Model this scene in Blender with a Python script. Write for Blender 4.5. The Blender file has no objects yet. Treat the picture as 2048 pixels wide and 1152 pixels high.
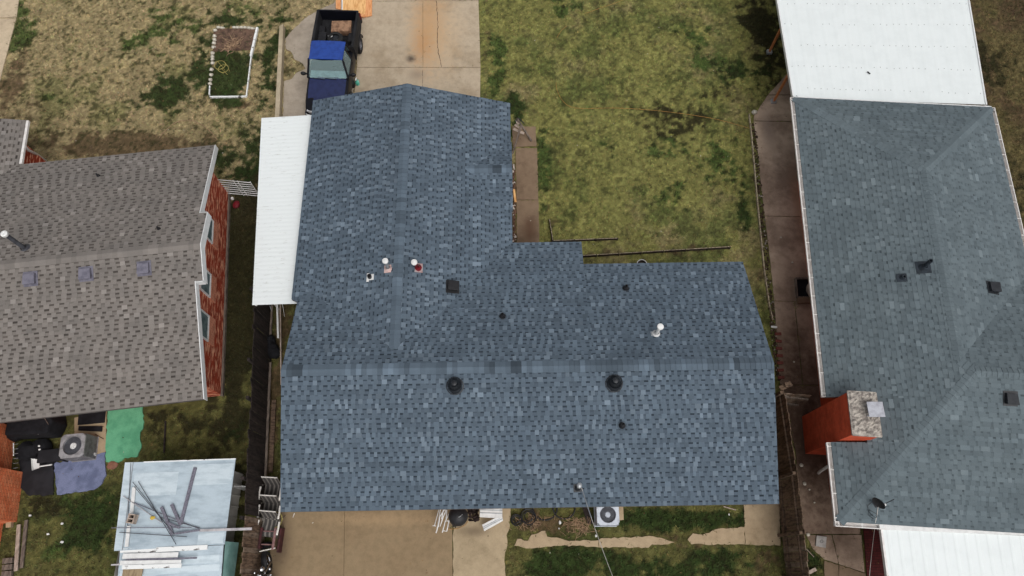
import bpy, bmesh, math, random
import numpy as np
from mathutils import Vector, Matrix
R = math.radians
SC = bpy.context.scene
COL = SC.collection
# ------------------------------------------------------------------ camera
H, TILT, F = 23.0, 0.3833, 1407.7
cam_d = bpy.data.cameras.new('camera'); cam = bpy.data.objects.new('camera', cam_d); COL.objects.link(cam)
cam_d.sensor_width = 36.0; cam_d.lens = F / 2048 * 36.0; cam_d.clip_end = 2000; cam_d.clip_start = 0.1
cam.location = (0, 0, H); cam.rotation_euler = (TILT, 0, 0)
SC.camera = cam
# ------------------------------------------------------------------ light (soft overcast)
SUN_EL, SUN_AZ = 58, 150           # azimuth clockwise from north
w = bpy.data.worlds.new('World'); SC.world = w; w.use_nodes = True
nt = w.node_tree; bg = nt.nodes['Background']
sky = nt.nodes.new('ShaderNodeTexSky'); sky.sky_type = 'NISHITA'; sky.sun_disc = False
sky.sun_elevation = R(SUN_EL); sky.sun_rotation = R(SUN_AZ); sky.dust_density = 6.0; sky.air_density = 1.0; sky.ozone_density = 1.0
hs = nt.nodes.new('ShaderNodeHueSaturation'); hs.inputs['Saturation'].default_value = 0.18
nt.links.new(sky.outputs[0], hs.inputs['Color']); nt.links.new(hs.outputs[0], bg.inputs['Color'])
bg.inputs['Strength'].default_value = 0.15
sd = bpy.data.lights.new('sun', 'SUN'); sd.energy = 0.75; sd.angle = R(50); sd.color = (1.0, 0.96, 0.91)
sun = bpy.data.objects.new('sun', sd); COL.objects.link(sun)
az, el = R(SUN_AZ), R(SUN_EL)
dirv = Vector((math.sin(az) * math.cos(el), math.cos(az) * math.cos(el), math.sin(el)))
sun.rotation_euler = dirv.to_track_quat('Z', 'Y').to_euler(); sun.location = (0, 0, 40)
vs = SC.view_settings
vs.view_transform = 'Standard'; vs.look = 'None'; vs.gamma = 1.0; vs.exposure = -0.1
try: vs.use_curve_mapping = False
except Exception: pass
# ------------------------------------------------------------------ helpers
def at(px, py, z=0.0):
    """ground-truth point: pixel of the 2048 px photograph at a known height -> metres"""
    u = (px - 1024) / F; v = (576 - py) / F; c, s = math.cos(TILT), math.sin(TILT)
    k = (H - z) / (c - v * s)
    return Vector((k * u, k * (s + v * c), z))
def lin(r, g, b):
    f = lambda c: (c / 255 / 12.92) if c / 255 <= .04045 else ((c / 255 + .055) / 1.055) ** 2.4
    return (f(r), f(g), f(b))
def link(o):
    COL.objects.link(o); return o
def tag(o, label=None, cat=None, group=None, kind=None):
    if label: o['label'] = label
    if cat: o['category'] = cat
    if group: o['group'] = group
    if kind: o['kind'] = kind
    return o
def thing(name, label, cat, loc=(0, 0, 0), rz=0.0, group=None):
    o = bpy.data.objects.new(name, None); o.empty_display_size = .3; link(o)
    o.location = loc; o.rotation_euler = (0, 0, rz)
    return tag(o, label, cat, group)
class MB:
    def __init__(self): self.v = []; self.f = []; self.c = []; self.m = []; self.has_c = False
    def face(self, pts, col=None, m=0):
        i = len(self.v); self.v.extend([tuple(p) for p in pts]); self.f.append(tuple(range(i, i + len(pts))))
        self.c.append(col or (1, 1, 1)); self.m.append(m)
        if col: self.has_c = True
    def mesh(self, verts, faces, col=None, m=0):
        i = len(self.v); self.v.extend([tuple(p) for p in verts])
        for f in faces: self.f.append(tuple(i + k for k in f)); self.c.append(col or (1, 1, 1)); self.m.append(m)
        if col: self.has_c = True
    def box(self, c, s, rz=0.0, col=None, m=0, mat=None):
        hx, hy, hz = s[0] / 2, s[1] / 2, s[2] / 2
        pts = [Vector((x * hx, y * hy, z * hz)) for x in (-1, 1) for y in (-1, 1) for z in (-1, 1)]
        M = mat if mat is not None else Matrix.Rotation(rz, 3, 'Z')
        pts = [M @ p + Vector(c) for p in pts]
        self.mesh(pts, [(0, 1, 3, 2), (4, 6, 7, 5), (0, 4, 5, 1), (2, 3, 7, 6), (0, 2, 6, 4), (1, 5, 7, 3)], col, m)
    def beam(self, a, b, wd, th, col=None, m=0, up=(0, 0, 1)):
        a, b = Vector(a), Vector(b); d = b - a; L = d.length
        if L < 1e-6: return
        d.normalize(); u = Vector(up)
        if abs(d.dot(u)) > .98: u = Vector((1, 0, 0))
        s = d.cross(u).normalized(); t = s.cross(d).normalized()
        M = Matrix((s, d, t)).transposed()
        self.box((a + b) / 2, (wd, L, th), mat=M, col=col, m=m)
    def prism(self, poly, z0, z1, col=None, m=0):
        n = len(poly); A = sum(poly[i][0] * poly[(i + 1) % n][1] - poly[(i + 1) % n][0] * poly[i][1] for i in range(n))
        if A < 0: poly = poly[::-1]
        v = [(p[0], p[1], z0) for p in poly] + [(p[0], p[1], z1) for p in poly]
        f = [tuple(range(n, 2 * n)), tuple(range(n - 1, -1, -1))] + [(i, (i + 1) % n, n + (i + 1) % n, n + i) for i in range(n)]
        self.mesh(v, f, col, m)
    def tube(self, pts, r, n=8, col=None, m=0, closed=False, caps=True):
        pts = [Vector(p) for p in pts]; N = len(pts)
        rr = r if isinstance(r, (list, tuple)) else [r] * N
        V = []; prev = None
        for i, p in enumerate(pts):
            if closed: d = pts[(i + 1) % N] - pts[i - 1]
            else: d = pts[min(i + 1, N - 1)] - pts[max(i - 1, 0)]
            if d.length < 1e-9: d = Vector((0, 0, 1))
            d.normalize()
            if prev is None:
                a = Vector((0, 0, 1)) if abs(d.z) < .9 else Vector((1, 0, 0))
                s = d.cross(a).normalized()
            else:
                s = prev - d * prev.dot(d)
                s = s.normalized() if s.length > 1e-6 else d.orthogonal().normalized()
            prev = s; t = d.cross(s)
            for k in range(n):
                a = 2 * math.pi * k / n; V.append(p + (s * math.cos(a) + t * math.sin(a)) * rr[i])
        Fc = []
        for i in range(N if closed else N - 1):
            j = (i + 1) % N
            for k in range(n): Fc.append((i * n + k, i * n + (k + 1) % n, j * n + (k + 1) % n, j * n + k))
        if caps and not closed: Fc += [tuple(range(n - 1, -1, -1)), tuple(range((N - 1) * n, N * n))]
        self.mesh(V, Fc, col, m)
    def lathe(self, prof, c=(0, 0, 0), n=24, col=None, m=0, mat=None):
        V = []; Fc = []
        for r, z in prof:
            for k in range(n):
                a = 2 * math.pi * k / n; p = Vector((max(r, 1e-4) * math.cos(a), max(r, 1e-4) * math.sin(a), z))
                if mat is not None: p = mat @ p
                V.append(p + Vector(c))
        for i in range(len(prof) - 1):
            for k in range(n): Fc.append((i * n + k, i * n + (k + 1) % n, (i + 1) * n + (k + 1) % n, (i + 1) * n + k))
        self.mesh(V, Fc, col, m)
    def ico(self, c, s, seed=0, amp=.15, col=None, m=0, sub=2):
        bm = bmesh.new(); bmesh.ops.create_icosphere(bm, subdivisions=sub, radius=1.0); rg = random.Random(seed)
        V = [Vector(c) + Vector((v.co.x * s[0], v.co.y * s[1], v.co.z * s[2])) * (1 + rg.uniform(-amp, amp)) for v in bm.verts]
        self.mesh(V, [tuple(v.index for v in f.verts) for f in bm.faces], col, m); bm.free()
    def build(self, name, mats, parent=None, off=None, smooth=False, bevel=0.0):
        if not isinstance(mats, (list, tuple)): mats = [mats]
        V = np.array(self.v, dtype=np.float64).reshape(-1, 3)
        loc = None
        if parent is None and off is None:
            lo, hi = V.min(0), V.max(0); loc = ((lo[0] + hi[0]) / 2, (lo[1] + hi[1]) / 2, lo[2]); V = V - np.array(loc)
        elif off is not None: V = V - np.array(off)
        me = bpy.data.meshes.new(name)
        me.from_pydata(V.tolist(), [], self.f)
        for m in mats: me.materials.append(m)
        if len(mats) > 1: me.polygons.foreach_set('material_index', self.m)
        if self.has_c:
            at_ = me.attributes.new('Col', 'FLOAT_COLOR', 'FACE')
            arr = np.ones((len(self.c), 4), dtype=np.float32); arr[:, :3] = np.array(self.c, dtype=np.float32)
            at_.data.foreach_set('color', arr.ravel())
        me.update()
        # uv in metres
        if len(me.polygons) < 60000 and not self.has_c:
            uv = me.uv_layers.new(name='UVMap'); dat = np.zeros((len(me.loops), 2), dtype=np.float32)
            vs_ = me.vertices
            for p in me.polygons:
                n = p.normal
                if abs(n.z) > .75: fu = lambda q: (q.x, q.y)
                else:
                    t = Vector((-n.y, n.x, 0)).normalized(); fu = lambda q, t=t: (q.dot(t), q.z)
                for li in p.loop_indices: dat[li] = fu(vs_[me.loops[li].vertex_index].co)
            uv.data.foreach_set('uv', dat.ravel())
        if bevel > 0:
            bm = bmesh.new(); bm.from_mesh(me); bmesh.ops.remove_doubles(bm, verts=bm.verts, dist=1e-5)
            ed = [e for e in bm.edges if len(e.link_faces) == 2 and e.calc_face_angle(0) > .5]
            bmesh.ops.bevel(bm, geom=ed, offset=bevel, segments=2, affect='EDGES', profile=.6, clamp_overlap=True)
            bm.to_mesh(me); bm.free()
        if smooth:
            me.polygons.foreach_set('use_smooth', [True] * len(me.polygons))
            try: me.set_sharp_from_angle(angle=R(38))
            except Exception: pass
        o = bpy.data.objects.new(name, me); link(o)
        if parent is not None: o.parent = parent
        elif loc is not None: o.location = loc
        return o
# ------------------------------------------------------------------ materials
def _nodes(name):
    m = bpy.data.materials.new(name); m.use_nodes = True; t = m.node_tree
    return m, t, t.nodes['Principled BSDF']
def _noise(t, vec, scale, detail=6, rough=.6):
    n = t.nodes.new('ShaderNodeTexNoise'); n.inputs['Scale'].default_value = scale; n.inputs['Detail'].default_value = detail
    n.inputs['Roughness'].default_value = rough
    if vec is not None: t.links.new(vec, n.inputs['Vector'])
    return n
def _ramp(t, src, a, b):
    r = t.nodes.new('ShaderNodeMapRange'); r.inputs[1].default_value = a; r.inputs[2].default_value = b
    r.interpolation_type = 'SMOOTHSTEP'; t.links.new(src, r.inputs[0]); return r.outputs[0]
def _mix(t, fac, a, b, mode='MIX'):
    n = t.nodes.new('ShaderNodeMix'); n.data_type = 'RGBA'; n.blend_type = mode
    for sock, val in ((n.inputs[0], fac), (n.inputs[6], a), (n.inputs[7], b)):
        if isinstance(val, (int, float)): sock.default_value = val
        elif isinstance(val, (tuple, list)): sock.default_value = (*val[:3], 1)
        else: t.links.new(val, sock)
    return n.outputs[2]
def _bump(t, b, h, s=.3, d=.01):
    n = t.nodes.new('ShaderNodeBump'); n.inputs['Strength'].default_value = s; n.inputs['Distance'].default_value = d
    t.links.new(h, n.inputs['Height']); t.links.new(n.outputs[0], b.inputs['Normal'])
def mat(name, c, c2=None, scale=6, lo=.4, hi=.65, rough=.7, metal=0.0, stretch=None, fine=.12, bump=0, spec=.3, scale2=60):
    m, t, b = _nodes(name)
    tc = t.nodes.new('ShaderNodeTexCoord'); vec = tc.outputs['Object']
    if stretch:
        mp = t.nodes.new('ShaderNodeMapping'); mp.inputs['Scale'].default_value = stretch; t.links.new(vec, mp.inputs[0]); vec = mp.outputs[0]
    n1 = _noise(t, vec, scale); n2 = _noise(t, tc.outputs['Object'], scale2, 3)
    col = _mix(t, _ramp(t, n1.outputs[0], lo, hi), c, c2 or tuple(x * .8 for x in c))
    if fine: 
        dk = _ramp(t, n2.outputs[0], .3, .7)
        col = _mix(t, dk, _mix(t, 1.0, col, (1 - fine,) * 3, 'MULTIPLY'), col)
    t.links.new(col, b.inputs['Base Color'])
    b.inputs['Roughness'].default_value = rough; b.inputs['Metallic'].default_value = metal
    b.inputs['Specular IOR Level'].default_value = spec
    if bump: _bump(t, b, n2.outputs[0], bump)
    return m
def mat_attr(name, rough=.9, amt=.25, scale=90, spec=.2, bump=.2):
    m, t, b = _nodes(name)
    a = t.nodes.new('ShaderNodeAttribute'); a.attribute_name = 'Col'
    tc = t.nodes.new('ShaderNodeTexCoord'); n = _noise(t, tc.outputs['Object'], scale, 4)
    n3 = _noise(t, tc.outputs['Object'], 1.3, 4)
    c = _mix(t, _ramp(t, n.outputs[0], .3, .7), _mix(t, 1.0, a.outputs['Color'], (1 - amt,) * 3, 'MULTIPLY'), a.outputs['Color'])
    c = _mix(t, _ramp(t, n3.outputs[0], .35, .7), c, _mix(t, 1.0, c, (.86, .87, .88), 'MULTIPLY'))
    t.links.new(c, b.inputs['Base Color']); b.inputs['Roughness'].default_value = rough; b.inputs['Specular IOR Level'].default_value = spec
    if bump: _bump(t, b, n.outputs[0], bump)
    return m
def mat_brick(name, c1, c2, mortar, streak=None, sc=1.0, smooth=.1, thr=(.55, .62)):
    m, t, b = _nodes(name)
    uv = t.nodes.new('ShaderNodeUVMap')
    br = t.nodes.new('ShaderNodeTexBrick'); br.inputs['Scale'].default_value = sc
    br.inputs['Brick Width'].default_value = .21; br.inputs['Row Height'].default_value = .075; br.inputs['Mortar Size'].default_value = .006
    br.inputs['Mortar Smooth'].default_value = smooth; br.inputs['Bias'].default_value = -.3
    br.inputs['Color1'].default_value = (*c1, 1); br.inputs['Color2'].default_value = (*c2, 1); br.inputs['Mortar'].default_value = (*mortar, 1)
    t.links.new(uv.outputs[0], br.inputs['Vector']); col = br.outputs['Color']
    if streak:
        mp = t.nodes.new('ShaderNodeMapping'); mp.inputs['Scale'].default_value = (1.5, 8.0, 1); t.links.new(uv.outputs[0], mp.inputs[0])
        n = _noise(t, mp.outputs[0], 1.6, 5, .6); col = _mix(t, _ramp(t, n.outputs[0], *thr), col, streak)
    n = _noise(t, uv.outputs[0], 3, 4); col = _mix(t, _ramp(t, n.outputs[0], .35, .7), col, _mix(t, 1.0, col, (.72, .72, .72), 'MULTIPLY'))
    t.links.new(col, b.inputs['Base Color']); b.inputs['Roughness'].default_value = .9; b.inputs['Specular IOR Level'].default_value = .2
    _bump(t, b, br.outputs['Fac'], -.4, .01)
    return m
def mat_concrete(name, c, dark, stain_tones=None, rough=.9, lo=.45, hi=.75, sp=.5):
    m, t, b = _nodes(name)
    tc = t.nodes.new('ShaderNodeNewGeometry'); o = tc.outputs['Position']
    n1 = _noise(t, o, .7, 8, .65); n2 = _noise(t, o, 5, 8, .7); n3 = _noise(t, o, 70, 3)
    col = _mix(t, _ramp(t, n1.outputs[0], lo, hi), c, dark)
    col = _mix(t, _ramp(t, n2.outputs[0], .35, .75), col, _mix(t, 1.0, col, (.8, .8, .79), 'MULTIPLY'))
    col = _mix(t, _ramp(t, n3.outputs[0], .3, .7), _mix(t, 1.0, col, (.86, .86, .86), 'MULTIPLY'), col)
    v = t.nodes.new('ShaderNodeTexVoronoi'); v.inputs['Scale'].default_value = 3.1; t.links.new(o, v.inputs['Vector'])
    n4 = _noise(t, o, 1.1, 2)
    spots = t.nodes.new('ShaderNodeMath'); spots.operation = 'MULTIPLY'
    t.links.new(_ramp(t, v.outputs['Distance'], .10, .03), spots.inputs[0]); t.links.new(_ramp(t, n4.outputs[0], .5, .7), spots.inputs[1])
    col = _mix(t, spots.outputs[0], col, tuple(x * sp for x in dark))
    if stain_tones:   # (x, y, rx, ry, colour, strength) rust, oil and plain tinted ellipses with a shape of their own, metres
        geo = t.nodes.new('ShaderNodeNewGeometry')
        for (sx, sy, rx, ry, sc_, st) in stain_tones:
            mp = t.nodes.new('ShaderNodeMapping'); mp.vector_type = 'TEXTURE'
            mp.inputs['Location'].default_value = (sx, sy, 0); mp.inputs['Scale'].default_value = (rx, ry, 1)
            t.links.new(geo.outputs['Position'], mp.inputs[0])
            sx_ = t.nodes.new('ShaderNodeSeparateXYZ'); t.links.new(mp.outputs[0], sx_.inputs[0])
            cb = t.nodes.new('ShaderNodeCombineXYZ'); t.links.new(sx_.outputs[0], cb.inputs[0]); t.links.new(sx_.outputs[1], cb.inputs[1])
            ln = t.nodes.new('ShaderNodeVectorMath'); ln.operation = 'LENGTH'; t.links.new(cb.outputs[0], ln.inputs[0])
            ad = t.nodes.new('ShaderNodeMath'); ad.operation = 'MULTIPLY_ADD'; t.links.new(n2.outputs[0], ad.inputs[0]); ad.inputs[1].default_value = 1.1
            t.links.new(ln.outputs['Value'], ad.inputs[2])
            fac = _ramp(t, ad.outputs[0], 1.6, .55)
            mu = t.nodes.new('ShaderNodeMath'); mu.operation = 'MULTIPLY'; t.links.new(fac, mu.inputs[0]); mu.inputs[1].default_value = st
            col = _mix(t, mu.outputs[0], col, sc_)
    t.links.new(col, b.inputs['Base Color']); b.inputs['Roughness'].default_value = rough; b.inputs['Specular IOR Level'].default_value = .2
    _bump(t, b, n3.outputs[0], .25, .006)
    return m
M = {}
M['shingle'] = mat_attr('blue_grey_shingle', .95, .22, 120)
M['fascia_dark'] = mat('dark_fascia', lin(95, 90, 88), rough=.6)
M['fascia_white'] = mat('white_trim', (.72, .73, .73), (.64, .65, .65), rough=.5)
M['brick_red'] = mat_brick('red_streaked_brick', lin(160, 60, 40), lin(178, 74, 50), lin(164, 84, 62), streak=lin(238, 172, 140), thr=(.52, .57))
M['brick_orange'] = mat_brick('orange_brick', lin(224, 122, 80), lin(240, 156, 112), lin(150, 84, 60), streak=lin(236, 176, 136), thr=(.6, .68))
M['brick_chim'] = mat_brick('dull_red_brick', lin(204, 84, 54), lin(216, 96, 62), lin(190, 88, 64))
M['brick_tan'] = mat_brick('tan_brick', lin(150, 110, 90), lin(130, 92, 74), lin(140, 130, 118))
M['white_metal'] = mat('white_roof_metal', (.69, .73, .73), (.66, .70, .70), scale=2, rough=.45, fine=.03)
M['awning'] = mat('white_awning_metal', (.70, .735, .735), (.42, .42, .40), scale=4, lo=.63, hi=.67, stretch=(.7, 10, 1), rough=.45, fine=.03)
M['conc_drive'] = None
M['black'] = mat('black_plastic', (.012, .012, .014), (.02, .02, .022), rough=.5)
M['black_matte'] = mat('black_cloth', (.006, .006, .008), (.012, .012, .015), rough=.95)
M['dark_metal'] = mat('dark_vent_metal', (.016, .018, .022), (.026, .029, .034), rough=.45)
M['galv'] = mat('galvanised_metal', (.42, .44, .46), (.3, .32, .34), rough=.4, metal=.5)
M['white'] = mat('white_paint', (.72, .72, .71), (.62, .62, .61), rough=.45, fine=.05)
M['white_chip'] = mat('chipped_white_paint', (.78, .79, .78), (.12, .11, .10), scale=3.5, lo=.6, hi=.66, rough=.7, stretch=(1, 3, 1))
M['gutter'] = mat('gutter_white', (.74, .72, .70), (.62, .58, .55), rough=.4)
M['rust_red'] = mat('faded_red', lin(120, 24, 34), lin(90, 20, 28), rough=.6)
M['wood_grey'] = mat('weathered_grey_wood', lin(120, 108, 98), lin(84, 74, 68), scale=4, stretch=(8, 1, 1), rough=.9)
M['wood_dark'] = mat('dark_stained_wood', lin(54, 46, 44), lin(34, 29, 28), scale=5, rough=.95, stretch=(1, 3, .6), fine=.3, scale2=30)
M['wood_brown'] = mat('brown_fence_wood', lin(112, 92, 76), lin(70, 56, 46), scale=5, rough=.95, stretch=(1, 3, .6), fine=.3, scale2=30)
M['wood_orange'] = mat('orange_wood', lin(188, 122, 76), lin(158, 96, 58), rough=.7)
M['ply'] = mat('plywood', lin(232, 186, 128), lin(206, 150, 92), scale=3, stretch=(4, 1, 1), rough=.8)
M['ply2'] = mat('orange_plywood', lin(222, 162, 112), lin(204, 134, 84), scale=3, stretch=(6, 1, 1), rough=.8)
M['board_pale'] = mat('pale_timber', lin(176, 160, 148), lin(140, 126, 114), scale=4, stretch=(6, 1, 1), rough=.85)
M['glass'] = None
# ------------------------------------------------------------------ shingled roofs
STY_MAIN = dict(base=lin(83, 95, 107), var=.08, tooth=lin(90, 103, 115), tvar=.10, light=lin(106, 119, 131), plight=.20, dark=lin(52, 62, 72), e=.134, tw=(.08, .17), gw=(.06, .13), dk=.34, tilt=.0)
STY_LEFT = dict(base=lin(119, 113, 108), var=.05, tooth=lin(125, 119, 114), tvar=.05, light=lin(137, 131, 126), plight=.09, dark=lin(82, 76, 72), e=.132, tw=(.13, .18), gw=(.11, .15), dk=.42, rv=.012, pv=.015)
STY_RIGHT = dict(base=lin(96, 107, 112), var=.05, tooth=lin(100, 111, 116), tvar=.055, light=lin(110, 121, 126), plight=.07, dark=lin(82, 92, 97), e=.136, tw=(.10, .28), gw=(.05, .12), dk=.36)
def mul(c, k): return (c[0] * k, c[1] * k, c[2] * k)
def clip(poly, hp):
    for (a, b, c) in hp:              # keep a*u+b*v+c >= 0
        if not poly: return poly
        out = []; n = len(poly)
        for i in range(n):
            p, q = poly[i], poly[(i + 1) % n]
            dp = a * p[0] + b * p[1] + c; dq = a * q[0] + b * q[1] + c
            if dp >= 0: out.append(p)
            if (dp >= 0) != (dq >= 0):
                k = dp / (dp - dq); out.append(tuple(p[j] + (q[j] - p[j]) * k for j in range(3)))
        poly = out
    return poly
class Slope:
    def __init__(s, poly, p0, d, z0, sl):
        s.poly = poly; s.p0 = Vector(p0); d = Vector(d).normalized(); s.d = d; s.z0 = z0; s.sl = sl; s.U = Vector((d.y * -1, d.x)) * -1
    def z(s, x, y): return s.z0 - s.sl * ((Vector((x, y)) - s.p0).dot(s.d))
def shingle(mb, deck, S, st, seed):
    rg = random.Random(seed)
    uv = [((Vector(p) - S.p0).dot(S.U), -(Vector(p) - S.p0).dot(S.d)) for p in S.poly]
    A = sum(uv[i][0] * uv[(i + 1) % len(uv)][1] - uv[(i + 1) % len(uv)][0] * uv[i][1] for i in range(len(uv)))
    if A < 0: uv = uv[::-1]
    hp = []
    for i in range(len(uv)):
        p, q = uv[i], uv[(i + 1) % len(uv)]; a, b = -(q[1] - p[1]), (q[0] - p[0]); L = math.hypot(a, b)
        if L > 1e-6: hp.append((a / L, b / L, -(a * p[0] + b * p[1]) / L))
    def P(u, v, w_):
        q = S.p0 + S.U * u - S.d * v
        return (q.x, q.y, S.z0 + S.sl * v + w_)
    us = [p[0] for p in uv]; vs_ = [p[1] for p in uv]; u0, u1, v0, v1 = min(us), max(us), min(vs_), max(vs_)
    e = st['e'] * math.cos(math.atan(S.sl))
    def emit(q, col):
        ins = all(a * p[0] + b * p[1] + c >= 0 for p in q for (a, b, c) in hp)
        if not ins: q = clip(q, hp)
        if len(q) >= 3: mb.face([P(*p) for p in q], col)
    k = 0; v = v0 - rg.uniform(0, .02); g = rg.gauss
    off = 0
    while v < v1:
        vb, vt = v, v + e; u = u0 - rg.uniform(0, .4); tooth = rg.random() < .5
        rowk = 1 + g(0, st.get('rv', .025)); plank = 1.0; pend = u
        while u < u1:
            if u > pend: pend = u + rg.uniform(.8, 1.0); plank = 1 + g(0, st.get('pv', .04))
            wd = rg.uniform(*(st['tw'] if tooth else st['gw'])); ue = u + wd
            if tooth:
                if rg.random() < st['plight']: c = mul(st['light'], 1 + g(0, .1))
                else: c = mul(st['tooth'], max(.45, 1 + g(0, st['tvar'])))
                c = mul(c, rowk * plank)
                emit([(u, vb, .012), (ue, vb, .012), (ue, vt, .005), (u, vt, .005)], c)
                emit([(u, vb, -.004), (ue, vb, -.004), (ue, vb, .012), (u, vb, .012)], mul(c, .8))
            else:
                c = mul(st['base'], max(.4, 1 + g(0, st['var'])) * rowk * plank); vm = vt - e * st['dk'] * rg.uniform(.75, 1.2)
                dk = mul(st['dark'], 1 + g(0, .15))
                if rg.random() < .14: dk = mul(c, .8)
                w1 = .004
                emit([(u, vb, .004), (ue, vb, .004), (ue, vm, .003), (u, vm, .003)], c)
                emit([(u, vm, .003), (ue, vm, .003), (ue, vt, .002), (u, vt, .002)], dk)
                emit([(u, vb, -.004), (ue, vb, -.004), (ue, vb, .004), (u, vb, .004)], mul(c, .8))
            u = ue; tooth = not tooth
        v += e
    pl = S.poly; n = len(pl)
    top = [(p[0], p[1], S.z(*p) - .006) for p in pl]; bot = [(p[0], p[1], S.z(*p) - .11) for p in pl]
    deck.mesh(top + bot, [tuple(range(n)), tuple(range(2 * n - 1, n - 1, -1))] + [(i, (i + 1) % n, n + (i + 1) % n, n + i) for i in range(n)])
def ridge_cap(mb, a, b, half, drop, st, seed, step=.15, vary=.22, lift=.014):
    rg = random.Random(seed); a, b = Vector(a), Vector(b); d = b - a; L = d.length; d.normalize()
    s = Vector((-d.y, d.x, 0)).normalized(); k = 0; x = 0; sh = 1.0
    while x < L:
        e = min(x + step, L)
        if rg.random() < .75: sh = max(.5, 1 + rg.gauss(0, vary))
        c = mul(st['tooth'], sh)
        hi, lo = lift + .016, lift + .004
        p, q = a + d * x, a + d * e; hw = half * rg.uniform(.96, 1.03)
        for sg in (-1, 1):
            o = s * hw * sg - Vector((0, 0, drop * hw))
            up1, up2 = Vector((0, 0, hi)), Vector((0, 0, lo))
            f = [p + up1, p + o + up1, q + o + up2, q + up2]
            mb.face(f if sg < 0 else f[::-1], c)
            g_ = [p + o + up1, p + o - Vector((0, 0, .004)), q + o - Vector((0, 0, .004)), q + o + up2]; mb.face(g_, mul(c, .8))
        mb.face([p + s * hw - Vector((0, 0, drop * hw + .0)), p - s * hw - Vector((0, 0, drop * hw)), p - s * hw + Vector((0, 0, hi - drop * hw)), p + Vector((0, 0, hi)), p + s * hw + Vector((0, 0, hi - drop * hw))], mul(c, .8))
        x += step
def walls(mb, poly, z0, z1, inset=0):
    n = len(poly)
    for i in range(n):
        p, q = poly[i], poly[(i + 1) % n]
        mb.face([(p[0], p[1], z0), (q[0], q[1], z0), (q[0], q[1], z1), (p[0], p[1], z1)])
def on_roof(px, py, zf, dz=0.0):
    z = 3.2
    for _ in range(20):
        p = at(px, py, z); z = zf(p) + dz
    p = at(px, py, z); return p
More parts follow.
